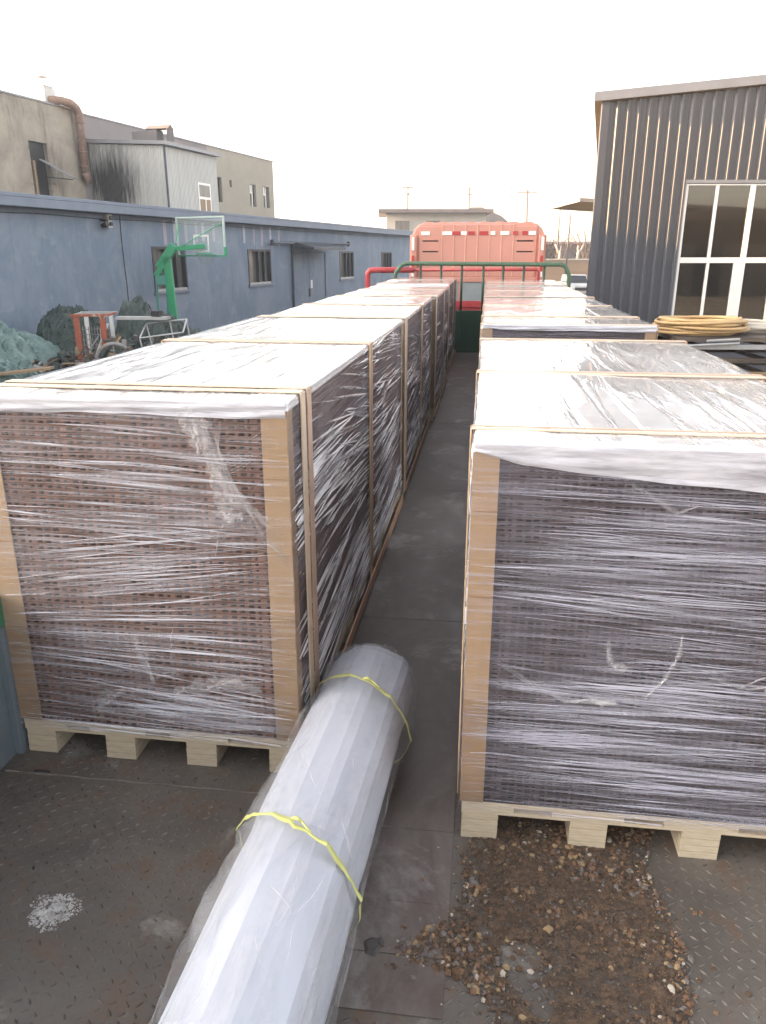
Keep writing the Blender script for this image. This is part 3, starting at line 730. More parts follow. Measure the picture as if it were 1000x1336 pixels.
# frayed tuft of gathered plastic at the far end
s = MB()
for k in range(60):
    a = r.uniform(.1, 3.0); rr = r.uniform(.05,.14); x, z = rr*math.cos(a), .172+rr*math.sin(a); L = r.uniform(.004,.022); a2 = a+r.uniform(-.5,.5); w_ = r.uniform(.003,.010)
    px_, pz_ = -math.sin(a2)*w_, math.cos(a2)*w_
    s.add([(x-px_,-.03,z-pz_),(x+px_,-.03,z+pz_),(x+px_*.6+.02*math.cos(a),L+.01,z+pz_*.5+.016*math.sin(a)),(x-px_*.4+.02*math.cos(a),L,z-pz_*.5+.016*math.sin(a))],[(0,1,2,3)],'bunch')
s.build('gathered_end', t)
for ys, skew, seed in ((-.285,-.12,1),(-1.02,-.17,2)):
    q = MB(); rows = []; NB = 60; rr_ = random.Random(seed)
    wob = [rr_.gauss(0,.0025) for _ in range(NB)]
    for k in range(NB+1):
        a = 2*math.pi*k/NB; kk = k % NB; yv = ys+skew*.5*math.cos(a-.3)+wob[kk]; rad = sheath_r(a, yv)*(1-.55*math.exp(-((yv-ys)/.035)**2)) + min(sheath_r(a, yv), .170)*.55*math.exp(-((yv-ys)/.035)**2) + .0025; wdt = .0082+.0028*math.sin(7*a+seed)
        x, z = rad*math.cos(a), .172+rad*math.sin(a); z = max(.003, z)
        rows.append(((x,yv-wdt,z),(x*1.012,yv,(z-.172)*1.012+.172),(x,yv+wdt,z)))
    for k in range(NB):
        A_, B_ = rows[k], rows[k+1]; q.face([A_[0],B_[0],B_[1],A_[1]],'strap'); q.face([A_[1],B_[1],B_[2],A_[2]],'strap')
    ka = 1.35 if seed == 1 else 1.55; kx, kz, ky = .182*math.cos(ka), .172+.182*math.sin(ka), ys+skew*.5*math.cos(ka-.3)
    q.tube([(kx-.014,ky+.004,kz),(kx,ky,kz+.006),(kx+.014,ky-.004,kz)], [.004,.006,.004], 'strap', 7)
    q.tube([(kx+.010,ky,kz+.002),(kx+.03,ky-.02,kz-.001),(kx+.045,ky-.028,kz-.008)], [.003,.003,.002], 'strap', 5)
    q.build('yellow_strap', t, smooth=True)

# ---------------------------------------------------------------- spilled soil, stones, plaster
outline = [(-.215,1.59),(-.12,1.645),(-.03,1.74),(0.0,1.85),(-.02,1.97),(.03,2.05),(.06,2.4),(.5,2.45),(.60,2.1),(.56,1.97),(.57,1.88),(.60,1.78),(.60,1.66),(.585,1.50),(.55,1.40),(.50,1.28),(.40,1.22),(.20,1.24),(.10,1.36),(.06,1.47),(-.02,1.525),(-.10,1.545)]
gapo = [(.10,1.60),(.15,1.65),(.20,1.64),(.23,1.58),(.21,1.53),(.24,1.47),(.22,1.42),(.17,1.48),(.12,1.54)]
def inside(x, y, P):
    c_ = False; j = len(P)-1
    for i in range(len(P)):
        if (P[i][1] > y) != (P[j][1] > y) and x < (P[j][0]-P[i][0])*(y-P[i][1])/(P[j][1]-P[i][1])+P[i][0]: c_ = not c_
        j = i
    return c_
def edge_d(x, y, P):
    best = 9
    for i in range(len(P)):
        a, b = Vector(P[i-1]), Vector(P[i]); p_ = Vector((x,y)); ab = b-a; tt = max(0, min(1, (p_-a).dot(ab)/ab.length_squared)); best = min(best, (a+ab*tt-p_).length)
    return best
r = random.Random(31); s = MB()
G = .012; X0, Y0 = -.24, 1.20; nxg, nyg = int(.90/G), int(1.27/G); hts = {}
for i in range(nxg+1):
    for j in range(nyg+1):
        x, y = X0+i*G+r.uniform(-.003,.003), Y0+j*G+r.uniform(-.003,.003)
        if inside(x, y, outline):
            e = min(edge_d(x,y,outline), .10)
            if inside(x, y, gapo): e = -.5
            hts[i,j] = (x, y, .0035+.006*min(1,max(0,e)/.06)*r.uniform(.4,1.3) if e > 0 else -1)
for i in range(nxg):
    for j in range(nyg):
        ks = [(i,j),(i+1,j),(i+1,j+1),(i,j+1)]
        if all(k in hts and hts[k][2] > 0 for k in ks) and (edge_d(hts[i,j][0],hts[i,j][1],outline) > .05 or r.random() < .55): s.face([hts[k] for k in ks], 'dirt')
def chip(mb, x, y, z, sz, m, flat=.6):
    a = r.uniform(0,6.3); n_ = r.choice((4,4,5,6)); e = r.uniform(.6,1)
    top = []; bot = []
    for k in range(n_):
        an = 2*math.pi*k/n_; q = sz*r.uniform(.7,1.1); u, v = q*math.cos(an), q*e*math.sin(an)
        X_, Y_ = x+u*math.cos(a)-v*math.sin(a), y+u*math.sin(a)+v*math.cos(a)
        bot.append((X_,Y_,z)); top.append((x+(X_-x)*.62, y+(Y_-y)*.62, z+sz*flat*r.uniform(.6,1.1)))
    mb.add(bot+top, [tuple(range(n_))[::-1], tuple(range(n_,2*n_))]+[(k,(k+1)%n_,n_+(k+1)%n_,n_+k) for k in range(n_)], m)
cnt = 0
while cnt < 14500:
    x, y = r.uniform(-.30,.74), r.uniform(1.20,2.45)
    if not inside(x, y, outline):
        if r.random() > .22*math.exp(-edge_d(x,y,outline)/.035): continue
    if inside(x, y, gapo) and r.random() > .35: continue
    sz = (.0014+.0098*r.random()**5)*(.6+.8*(.5+.5*math.sin(9*x+5*math.sin(7*y)))); m_ = r.choices(('c1','c2','c3','c4','c5'), (30,32,19,14,6 if sz < .006 else 3))[0]
    chip(s, x, y, .004 if inside(x,y,outline) else .001, sz, m_); cnt += 1
struct(s.build('spilled_soil'), 'stuff')
stones = [(.245,1.705,.024,'c4','flat ochre stone chip in the middle of the spilled soil'),(.012,1.605,.017,'c4','small tan stone near the left tip of the spilled soil'),(.50,1.86,.017,'c3','long grey stone beside the right pallet foot'),
          (.07,1.80,.010,'c5','small white pebble on the left slope of the soil'),(.545,1.56,.020,'c5','pale slab of stone at the lower right of the soil'),(.02,1.64,.010,'c5','tiny whitish pebble near the left edge of the soil'),
          (.50,1.475,.010,'c5','bright white pebble at the lower right edge of the soil'),(.44,1.44,.018,'c4','yellowish stone at the bottom edge of the soil'),(.16,1.43,.017,'c4','ochre stone at the lower left end of the soil'),
          (.53,1.70,.016,'c3','greyish stone chip on the right part of the soil'),(.40,1.60,.015,'c4','brownish yellow chip below centre right of the soil'),(-.06,1.575,.012,'c2','rusty red chip by the left tip of the soil'),(.12,2.0,.018,'c4','brown clod between the two pallet feet'),(-.08,1.98,.009,'c5','lone white pebble on bare plate left of the soil')]
for (x,y,sz,m_,lb) in stones:
    q = MB(); chip(q, 0, 0, 0, sz*.85, m_, .45); tag(q.build('stone_chip', bevel=.0015), lb, 'stone', 'stones on the deck', (x,y,.006 if inside(x,y,outline) else .001))
q = MB(); chip(q, 0,0,0,.042,'cdark',.28); chip(q,.02,.012,.006,.022,'cdark',.4); tag(q.build('stone_chip', bevel=.004), 'dark grey lump at the left tip of the soil, beside the roll', 'stone', 'stones on the deck', (-.235,1.588,.002))
# dried plaster splash
q = MB(); r = random.Random(8)
for k in range(900):
    a = r.uniform(0,6.283); rad = .070*r.random()**.55*(1+.10*math.sin(3*a)+.08*math.sin(5*a+1)+.06*math.sin(11*a))
    x, y = rad*math.cos(a)*1.05, rad*math.sin(a)*.95; sz = r.choice((.0015,.002,.003,.004,.0075))*(1.2-rad/.11); chip(q, x, y, .0005, max(.002,sz), 'plaster', .35)
for k in range(26):
    a = r.uniform(0,6.283); rad = .05*r.random()**.7; chip(q, rad*math.cos(a), rad*math.sin(a), .001, r.uniform(.006,.014), 'plaster', .25)
tag(q.build('plaster_splash'), 'crusty white plaster splash dried on the deck left of the roll', 'plaster splash', None, (-1.168,1.59,.0005))
q = MB()
for (x0_,y0_,x1_,y1_) in ((0,0,.03,.003),(.025,.004,.05,.001),(.055,-.004,.06,.004)): q.bar((x0_,y0_,.0015),(x1_,y1_,.0015),.007,.002,'black')
tag(q.build('paint_mark'), 'short black smear on the steel deck by the left pallet foot', 'paint mark', None, (-1.575,2.175,0))

# ---------------------------------------------------------------- tractor cab and guard frame
cab = thing('truck_cab', 'orange truck cab seen from behind with ribbed back and reflective tape', 'truck cab', (-.235,16.2,GZ))
b = MB(); W2 = 1.32; z0, z1 = 1.0, 3.57
prof = [(-W2,z0),(W2,z0),(W2,3.22),(W2-.02,3.36),(W2-.07,3.46),(W2-.16,z1-.03),(W2-.28,z1),(-W2+.28,z1),(-W2+.16,z1-.03),(-W2+.07,3.46),(-W2+.02,3.36),(-W2,3.22)]
b.prism(prof, 1, .04, 2.2, 'orange')
b.build('cab_shell', cab, bevel=.04)
b = MB()      # ribbed rear panel
xs = [-.70,-.47,-.235,0,.235,.47,.70]
for i in range(6):
    b.box((xs[i]+.002,.012,2.541),(xs[i+1]-.002,.045,3.53),'orange')
b.box((-1.16,.012,2.541),(-.702,.045,3.50),'orange'); b.box((.702,.012,2.541),(1.16,.045,3.50),'orange')
b.box((-1.2,-.012,2.44),(1.2,.045,2.54),'orange')
b.build('back_panel', cab, bevel=.012)
for x in (-.70,-.47,-.235,0,.235,.47,.70):
    q = MB(); q.box((x-.012,.0015,2.56),(x+.012,.011,3.54),'orange_pale'); q.build('rib', cab, bevel=.006)
for sx in (-1,1):
    for zz in (3.22,3.02):
        q = MB(); xa = sx*.93
        q.prism([(-.004,0),(.0,.014),(.004,.01),(.0,-.006)], 0, xa-.155, xa+.155, 'chip_dark'); o_ = q.build('louver', cab); o_.location = (0,.008,zz)
        q = MB(); q.box((xa-.165,-.002,zz+.02),(xa+.165,.0115,zz+.035),'orange'); q.build('louver_lip', cab, bevel=.004)
    q = MB(); q.prism([(sx*1.20,-.06),(sx*1.30,-.05),(sx*1.345,.02),(sx*1.345,.3),(sx*1.20,.3)], 2, 1.6, 3.34, 'orange'); q.build('side_fairing', cab, bevel=.02)
    q = MB(); q.box((sx*1.27-.025,-.085,3.05),(sx*1.27+.025,-.060,3.30),'tape_w'); q.build('tape_strip', cab)
    q = MB(); q.box((sx*1.27-.025,-.085,2.66),(sx*1.27+.025,-.060,2.95),'tape_r'); q.build('tape_strip', cab)
    q = MB(); q.box((sx*1.27-.025,-.085,2.55),(sx*1.27+.025,-.060,2.645),'tape_w'); q.build('tape_strip', cab)
for (x, wd, c_) in ((-1.03,.17,'tape_w'),(-.60,.19,'tape_w'),(-.42,.15,'tape_r'),(-.27,.11,'tape_w'),(-.12,.13,'tape_r'),(.12,.17,'tape_r'),(.30,.09,'tape_w'),(.53,.17,'tape_w'),(.74,.10,'tape_r'),(.93,.12,'tape_r'),(1.06,.14,'tape_w')):
    q = MB(); q.box((x-wd/2,-.004,3.335),(x+wd/2,.0005,3.405),c_); q.build('tape_strip', cab)
for k in range(8):
    q = MB(); x = -.98+k*.28; q.box((x-.085,.06,3.52),(x+.085,.5,3.585),'orange'); q.build('roof_pad', cab, bevel=.012)
q = MB(); q.box((-1.0,.01,2.08),(1.0,.039,2.44),'glass_cab'); q.build('rear_window', cab)
for x in (-.32,.30):
    q = MB(); q.box((x-.02,-.004,2.08),(x+.02,.009,2.44),'orange'); q.build('window_bar', cab)
q = MB(); q.box((-1.2,-.03,1.95),(1.2,.039,2.075),'red'); q.box((-1.2,.0,1.0),(1.2,.039,1.94),'red'); q.build('lower_panel', cab, bevel=.01)
for sx in (-1,1):
    q = MB(); q.tube([(sx*1.05-.15,-.3,.5),(sx*1.05+.15,-.3,.5)], .48, 'black', 24); q.build('wheel', cab, smooth=False)
gf = MB(); gf.tube([(-2.33,15.5,GZ+.5),(-2.33,15.5,1.36),(-2.325,15.5,1.43),(-2.28,15.5,1.475),(-2.2,15.5,1.485),(-1.42,15.5,1.487)], .055, 'red', 8)
gf.tube([(-1.42,15.5,1.487),(.92,15.5,1.50),(.96,15.5,1.46),(.96,15.5,1.0)], .028, 'red', 8)
gfo = tag(gf.build('guard_frame', smooth=True), 'bent red pipe guard behind the headboard, left of the orange cab', 'guard frame')

# ---------------------------------------------------------------- blue shed
BR = -R(10)
sh = thing('blue_shed', 'long low blue rendered shed with dark windows and flat roof', 'shed', bf(-12.66,0), BR)
EZ = 2.96-GZ
wins = [(19.19,1.75,3.14-.20+.02,1.17),(24.9,1.80,2.94,1.16),(33.8,1.85,2.93,1.17),(40.0,1.8,2.95,1.0)]
wins = [(19.19,20.92,1.97,3.17),(24.89,26.70,1.95,3.12),(33.80,35.66,1.88,3.07),(40.0,41.8,2.10,3.05)]
w = MB()
v0, v1 = -6, 45.6; th = .3
# wall built in strips round the openings (local x = outward, y = along)
cuts = [v0]
ops = wins[:2]+[(28.62,32.1,0,3.02)]+wins[2:]
prev = v0
for (a,b_,zl,zh) in ops:
    w.box((-th,prev,0),(0,a,EZ-.25),'shed'); 
    if zl > 0: w.box((-th,a,0),(0,b_,zl),'shed')
    w.box((-th,a,zh),(0,b_,EZ-.25),'shed'); prev = b_
w.box((-th,prev,0),(0,v1,EZ-.25),'shed')
w.box((-9,v1-.3,0),(-th,v1,EZ-.25),'shed'); w.box((-9,v0,0),(-th,v0+.3,EZ-.25),'shed'); w.box((-9.3,v0,0),(-9,v1,EZ-.25),'shed')
w.build('wall', sh)
w = MB(); w.box((-9.5,v0-.3,EZ-.24),(.34,v1+.3,EZ-.06),'shedfascia'); w.prism([(-9.5,EZ-.058),(.34,EZ-.058),(.34,EZ+.02),(-4,EZ+.35),(-9.5,EZ+.1)], 1, v0-.3, v1+.3, 'shedfascia')
w.build('roof', sh, bevel=.01)
for (a,b_,zl,zh) in wins:
    w = MB(); f = .07; xo = .02
    w.box((-.12,a+.001,zl+.001),(xo,a+f,zh-.001),'winblack'); w.box((-.12,b_-f,zl+.001),(xo,b_-.001,zh-.001),'winblack')
    w.box((-.12,a+f+.001,zl+.001),(xo,b_-f-.001,zl+f),'steel_grey'); w.box((-.12,a+f+.001,zh-f),(xo,b_-f-.001,zh-.001),'winblack')
    mid = (a+b_)/2-.05; w.box((-.11,mid-.03,zl+f+.001),(xo-.02,mid+.03,zh-f-.001),'winblack'); w.box((-.11,b_-.52,zl+f+.001),(xo-.025,b_-.44,zh-f-.001),'winblack')
    wo = w.build('window', sh)
    w = MB(); w.box((-.16,a+f,zl+f),(-.125,b_-f,zh-f),'curtain'); w.build('pane', wo)
    w = MB(); w.box((.001,a-.06,zl-.07),(.06,b_+.06,zl-.002),'shedfascia'); w.build('sill', wo)
w = MB(); w.box((-.10,28.63,0),(-.05,30.36,3.01),'shed'); w.box((-.10,30.38,0),(-.05,32.09,3.01),'shed'); dr = w.build('double_door', sh)
w = MB(); w.box((-.049,30.28,1.3),(-.01,30.42,1.62),'winblack'); w.box((-.049,30.5,1.62),(-.03,30.66,1.95),'white'); w.build('handle', dr)
w = MB(); w.prism([(.0,3.30),(1.0,3.12),(1.0,3.20),(.0,3.42)], 1, 28.45, 31.9, 'blackpipe'); w.build('door_canopy', sh)
w = MB(); w.tube([(.18,26.5,3.34),(.18,34.5,3.38)], .05, 'blackpipe', 8); w.tube([(.18,26.5,3.25),(.18,26.5,3.45)], .07, 'blackpipe', 8); w.tube([(.18,34.5,3.28),(.18,34.5,3.48)], .07, 'blackpipe', 8)
for yk in (27.2,29,31,33.9): w.box((0,yk,3.33),(.17,yk+.05,3.38),'blackpipe')
w.build('door_rail', sh)
w = MB(); w.tube([(.012,17.9,1.2),(.012,17.92,2.2),(.014,17.88,3.2),(.012,17.9,EZ-.26)], .012, 'blackpipe', 5); w.tube([(.02,v0,EZ-.34)]+[(.02,v0+2.1*k,EZ-.34-.03*(k%2)) for k in range(1,24)], .010, 'blackpipe', 5); w.build('cable', sh)
w = MB(); w.tube([(.06,28.5,0),(.06,28.5,3.3)], .045, 'blackpipe', 8); w.build('downpipe', sh)
r = random.Random(12)
for (ya, yb, zz, n_) in ((19.9,22.6,3.22,6),(24.6,27.4,3.2,5)):
    for k in range(n_):
        y_ = ya+(yb-ya)*(k+r.uniform(-.1,.2))/(n_-1); wd = r.uniform(.05,.09); hgt = r.uniform(.5,.72); top = EZ-.30
        q = MB(); q.box((.001,y_-wd,top-hgt),(.004,y_+wd,top),r.choice(('stain_p','stain_w'))); q.build('paint_streak', sh)
lamp = MB(); lamp.tube([(0,0,.02),(.16,0,.0),(.22,0,-.03)], .03, 'black', 8); lamp.tube([(.10,-.08,-.12),(.26,-.08,-.08)], [.05,.07], 'black', 10); lamp.box((.02,.10,-.16),(.16,.26,.16),'steel_grey'); lamp.tube([(.16,.18,.06),(.2,.18,.06)], .05, 'black', 10); lamp.tube([(.16,.18,-.07),(.2,.18,-.07)], .05, 'black', 10)
tag(lamp.build('security_camera'), 'small camera and twin lamp under the eave of the blue shed', 'camera', None, bf(-12.655,17.1,2.55), BR)

# ---------------------------------------------------------------- concrete factory behind
fc = thing('concrete_factory', 'stained flat-roofed concrete factory rising behind the blue shed', 'factory', bf(-24.66,0), BR)
TZ = 7.75-GZ
def wallseg(name, a, b_, m, holes, top=TZ):
    w = MB(); prev = a
    for (p0,p1,zl,zh) in sorted(holes):
        w.box((-.4,prev,0),(0,p0,top),m); w.box((-.4,p0,0),(0,p1,zl),m); w.box((-.4,p0,zh),(0,p1,top),m); prev = p1
    w.box((-.4,prev,0),(0,b_,top),m); return w.build(name, fc)
wallseg('wall', -10, 32.55, 'conc', [(29.15,30.25,5.0,7.45),(25.2,26.6,5.0,7.45)], TZ+.08)
wallseg('wall', 32.55, 44.0, 'grey_render', [])
w3 = [(45.0,45.55,5.95,7.36),(49.3,50.2,5.92,7.28),(51.3,52.25,5.95,7.28),(46.55,46.85,6.9,7.3)]
wallseg('wall', 44.0, 53.0, 'beige_render', w3)
w = MB(); w.box((-14,52.6,0),(-.4,53.0,TZ),'beige_render'); w.box((-14.4,-10,0),(-14,53,TZ),'grey_render'); w.box((-14,-10,0),(-.4,-9.6,TZ),'conc'); w.build('rear_wall', fc)
w = MB(); w.box((-14,-9.6,TZ-.5),(-.41,52.6,TZ-.3),'fascia'); w.box((-.44,-10.04,TZ+.085),(.05,32.5,TZ+.16),'fascia'); w.box((-.44,32.6,TZ+.004),(.05,53.05,TZ+.07),'fascia'); w.build('roof', fc)
for (p0,p1,zl,zh) in [(29.15,30.25,5.0,7.45),(25.2,26.6,5.0,7.45)]+w3:
    w = MB(); w.box((-.22,p0,zl),(-.18,p1,zh),'darkglass')
    if p1-p0 > .8 and p0 > 40:
        w.box((-.17,p0+.001,zl),(-.10,p0+.09,zh),'winframe'); w.box((-.17,p0+.1,zh-.55),(-.10,p1-.36,zh-.47),'winframe'); w.box((-.17,p1-.42,zl),(-.10,p1-.34,zh),'winframe')
        if p0 > 40: w.box((-.175,p0+.1,zh-.47),(-.165,p1-.43,zh),'tape_w')
    w.build('window', fc)
w = MB(); w.box((.0,29.2,6.55),(.05,30.2,7.4),'grey_render') if False else w.bar((.02,29.85,6.75),(1.15,30.35,6.05),.9,.05,'fascia'); w.bar((.03,29.9,6.1),(1.1,30.3,6.0),.04,.04,'winblack')
w.build('window_flap', fc)
w = MB(); w.box((-.05,29.26,3.8),(.03,29.38,6.7),'plank'); w.build('plank_prop', fc)

an = thing('sheet_metal_annex', 'pale corrugated metal annex with black soot on its near side', 'annex', bf(-20.7,33.0), BR)
w = MB(); AZ = 6.35-GZ; aw = 3.9; al = 4.75
def corr(w, p0, p1, z0_, zt0, zt1, nrm, m, pitch=.19):
    p0, p1, nrm = Vector(p0), Vector(p1), Vector(nrm); L = (p1-p0).length; n_ = int(L/pitch); 
    for k in range(n_):
        t0, t1 = k/n_, (k+1)/n_; e = .03
        cu = [(t0,0),(t0+(t1-t0)*.55,0),(t0+(t1-t0)*.66,e),(t0+(t1-t0)*.89,e),(t1,0)]
        for (ta,ea),(tb,eb) in zip(cu, cu[1:]):
            a_, b_ = p0.lerp(p1,ta)+nrm*ea, p0.lerp(p1,tb)+nrm*eb
            w.face([(a_.x,a_.y,z0_),(b_.x,b_.y,z0_),(b_.x,b_.y,zt0+(zt1-zt0)*tb),(a_.x,a_.y,zt0+(zt1-zt0)*ta)], m)
corr(w, (-aw,0,0), (0,0,0), 0, AZ+.22, AZ, (0,-1,0), 'annex', .12)
corr(w, (0,0,0), (0,al,0), 0, AZ, AZ, (1,0,0), 'annex', .12)
w.box((-aw,.05,0),(-.05,al,AZ-.05),'annex')
w.build('wall', an)
w = MB(); w.prism([(-aw,AZ+.24),(.28,AZ+.02),(.28,AZ+.17),(-aw,AZ+.40)], 1, -.2, al+.15, 'fascia'); w.build('roof', an)
w = MB(); w.box((.031,-.0,0),(.09,.07,AZ),'blackpipe'); w.build('corner_post', an)
w = MB(); w.box((.032,2.75,3.6),(.06,3.95,6.25),'winframe'); dd = w.build('door', an)
w = MB(); w.box((.061,2.85,3.7),(.068,3.85,5.5),'kraft'); w.box((.061,2.85,5.62),(.068,3.85,6.15),'curtain'); w.box((.069,3.32,3.7),(.09,3.40,5.5),'winframe'); w.build('door_panel', dd)
dp = MB(); dp.tube([(-.6,-1.35,9.34),(-.1,-1.3,9.36),(.22,-1.0,9.37),(.30,-.5,9.34),(.30,-.15,9.2),(.30,0,8.98),(.30,0,8.8),(.30,0,6.6)], [.17,.17,.17,.18,.19,.19,.18,.18], 'rust_duct', 14)
dp.tube([(.30,0,6.6),(.30,.05,6.45),(.3,.2,6.2)], [.19,.20,.15], 'rust_duct', 14)
for zz in (8.6,8.0,7.4,6.8): dp.tube([(.30,0,zz),(.30,0,zz+.06)], .20, 'rust_duct', 14)
tag(dp.build('exhaust_duct', smooth=True), 'rusty exhaust duct bending over the edge of the concrete factory', 'duct', None, bf(-24.66,32.25)+Vector((0,0,-.12)), BR)
q = MB(); q.box((-.5,-.35,0),(.1,.35,.62),'steel_grey'); q.box((-.45,-.3,.62),(.05,.3,.7),'steel_grey'); tag(q.build('fan_box', bevel=.03), 'white fan box at the mouth of the rusty duct', 'fan box', None, bf(-24.85,31.0,TZ+GZ+.16), BR)
q = MB(); q.tube([(0,0,0),(0,0,1.0)], .02, 'steel_grey', 6); q.tube([(0,0,1.0),(0,0,1.04)], [.24,.17], 'steel_grey', 12); tag(q.build('vent_cap'), 'thin roof pole with a disc cap above the fan box', 'vent cap', None, bf(-25.0,30.9,TZ+GZ+.16), BR)
q = MB(); q.box((-.9,-.45,0),(-.82,.45,.95),'roof_dark'); q.box((.82,-.45,0),(.9,.45,.95),'roof_dark'); q.box((-.82,-.45,0),(.0,.45,.9),'roof_dark'); q.prism([(-.45,.95),(.45,.95),(0,1.25)],0,-.95,.95,'roof_dark'); q.box((-2.2,-.3,.25),(-.91,.3,.85),'roof_dark')
tag(q.build('roof_cooler'), 'dark rusted cooler housing on the roof of the metal annex', 'roof unit', None, bf(-21.35,33.9,6.55), BR).scale = (.62,.62,.62)

# ---------------------------------------------------------------- basketball hoop
hp = thing('basketball_hoop', 'green cantilever basketball hoop with clear backboard before the blue shed', 'basketball hoop', cf(-5.60,21.0), HEAD)
P = lambda px, z: Vector(((px-222)/1055*21, 0, z-GZ))
q = MB(); q.bar((.06,0,0),(-.02,0,2.95),.20,.17,'hoop_green'); q.build('post', hp, bevel=.02)
q = MB(); q.bar((-.34,0,2.42),(.22,0,3.16),.17,.14,'hoop_green'); q.bar((-.30,.0,2.66),(.14,.0,3.22),.10,.10,'hoop_green'); q.bar((.16,0,3.10),(.98,.12,3.17),.14,.12,'hoop_green'); q.build('arm', hp, bevel=.015)
q = MB(); q.box((-.34,-.12,2.20),(-.06,.12,2.44),'teal'); q.build('pivot_box', hp, bevel=.02)
for x in (-.40,-.14):
    q = MB(); q.tube([(x,0,0),(x+.06,0,2.2)], .035, 'teal', 6); q.build('rear_stay', hp)
q = MB(); q.box((-.8,-.6,0),(.6,.6,.25),'teal'); q.build('base', hp, bevel=.03)
bbx = bpy.data.objects.new('backboard', None)
ang = R(-31)
T = Matrix.Translation((.86,.15,3.40)) @ Matrix.Rotation(ang, 4, 'Z')
q = MB(); bw, bh = .80, .455
q.box((-bw,-.008,-bh),(bw,.008,bh),'clear',T); bo = q.build('backboard', hp)
q = MB(); e = .035
q.box((-bw-e,-.025,bh+.001),(bw+e,.025,bh+e),'board_frame',T); q.box((-bw-e,-.025,-bh-e),(bw+e,.025,-bh-.001),'hoop_green',T)
q.box((-bw-e,-.025,-bh),(-bw-.001,.025,bh),'board_frame',T); q.box((bw+.001,-.025,-bh+.2),(bw+e,.025,bh),'board_frame',T); q.box((bw+.001,-.03,-bh),(bw+e+.02,.03,-bh+.198),'hoop_green',T)
q.build('frame', bo)
q = MB(); 
for (a,b_) in (((-.27,.0),(.27,.05)),((-.27,-.38),(.27,-.33))): q.box((a[0],.009,a[1]),(b_[0],.013,b_[1]),'tape_w',T)
q.box((-.27,.009,-.329),(-.22,.013,-.001),'tape_w',T); q.box((.22,.009,-.329),(.27,.013,-.001),'tape_w',T); q.build('target_square', bo)
for (x,z) in ((.72,.30),(-.7,.30)):
    q = MB(); q.tube([T @ Vector((x,-.03,z)), (.18,0,3.05)], .014, 'hoop_green', 6); q.build('brace', hp)
rc = T @ Vector((.0,.31,-.36)); rc = Vector((1.02,-.12,2.98))
ring = [rc+Vector((.225*math.cos(2*math.pi*k/24), .225*math.sin(2*math.pi*k/24), 0)) for k in range(24)]
q = MB(); q.tube(ring, .016, 'hoop_green', 6, closed=True); ri = q.build('rim', hp, smooth=True)
q = MB()
for k in range(12):
    a0, a1 = 2*math.pi*k/12, 2*math.pi*(k+1)/12
    for (s0, s1) in ((a0,a1),(a1,a0)):
        q.tube([rc+Vector((.22*math.cos(s0),.22*math.sin(s0),0)), rc+Vector((.16*math.cos((s0+s1)/2),.16*math.sin((s0+s1)/2),-.16)), rc+Vector((.12*math.cos(s1),.12*math.sin(s1),-.26))], .004, 'net_grey', 4)
q.build('net', ri)

# ---------------------------------------------------------------- junk beside the trailer (before the shed)
def mound(name, label, X, Z, rx, rz_, hgt, m, seed, peaks):
    r_ = random.Random(seed); n_ = 46; vs = []; fs = []
    ph = [(r_.uniform(2,7), r_.uniform(2,7), r_.uniform(0,6.3)) for _ in range(6)]
    for i in range(n_+1):
        for j in range(n_+1):
            u, v = -1+2*i/n_, -1+2*j/n_; z = 0
            for (pu,pv,pr,phh) in peaks: z = max(z, phh*max(0, 1-(((u-pu)**2+(v-pv)**2)**.5/pr)**2.4)**.8)
            z += .06*sum(math.sin(a*u+b_*v+c_) for a,b_,c_ in ph)/3*min(1, z*3)
            z += .13*abs(math.sin(7*u+5*v+3*math.sin(4*v+2*u)))*min(1,z*3) 
            z += r_.gauss(0,.020)*min(1,z*3)
            vs.append((u*rx+r_.gauss(0,.012), v*rz_+r_.gauss(0,.012), max(0.0, z)*hgt))
    for i in range(n_):
        for j in range(n_): a = i*(n_+1)+j; fs.append((a,a+n_+1,a+n_+2,a+1))
    mb = MB(); mb.add(vs, fs, m); return tag(mb.build(name), label, 'tarpaulin', None, cf(X,Z), HEAD)
mound('covered_heap', 'pale green sheet over a heap at the left edge of the yard', -8.0, 15.2, 2.0, 1.6, 1.6, 'tarp_light', 1, [(0,.1,1.0,1.0),(-.5,-.2,.8,.9),(.45,-.3,.6,.55)])
mound('covered_heap', 'dark green tarpaulin between the pale sheet and the orange rack', -6.55, 16.6, .95, .9, 1.75, 'tarp', 2, [(0,0,1.1,1.0),(-.4,.2,.7,.95),(.5,-.1,.6,.8)])
mound('covered_heap', 'dark green tarpaulin draped over scrap right of the orange rack', -4.35, 16.0, 1.3, 1.1, 1.85, 'tarp', 3, [(-.5,0,.55,1.02),(-.1,.05,.7,.86),(.35,0,.6,.70)])
mound('covered_heap', 'low teal sheet spread in front of the pale green heap', -6.7, 13.6, 1.3, .9, 1.15, 'tarp_light', 4, [(-.3,0,1.1,.9),(.5,.1,.7,.75)])
rk = thing('orange_rack', 'orange steel rack with flaking uprights amid the yard scrap', 'rack', cf(-5.55,15.2), HEAD+R(6))
for x in (-.26,.22):
    for yy_ in (-.35,.35):
        q = MB(); wdt = .10 if yy_ < 0 else .07; q.box((x-wdt/2,yy_-.04,0),(x+wdt/2,yy_+.04,1.86),'rack_orange' if yy_ < 0 else 'white'); q.build('upright', rk, bevel=.006)
q = MB(); q.box((-.36,-.40,1.865),(.34,-.32,1.91),'rack_orange'); q.box((-.36,.32,1.865),(.34,.40,1.91),'steel_grey'); q.box((-.36,-.315,1.868),(-.30,.315,1.90),'steel_grey'); q.box((.28,-.315,1.868),(.34,.315,1.90),'rack_orange'); q.build('top_bar', rk)
q = MB()
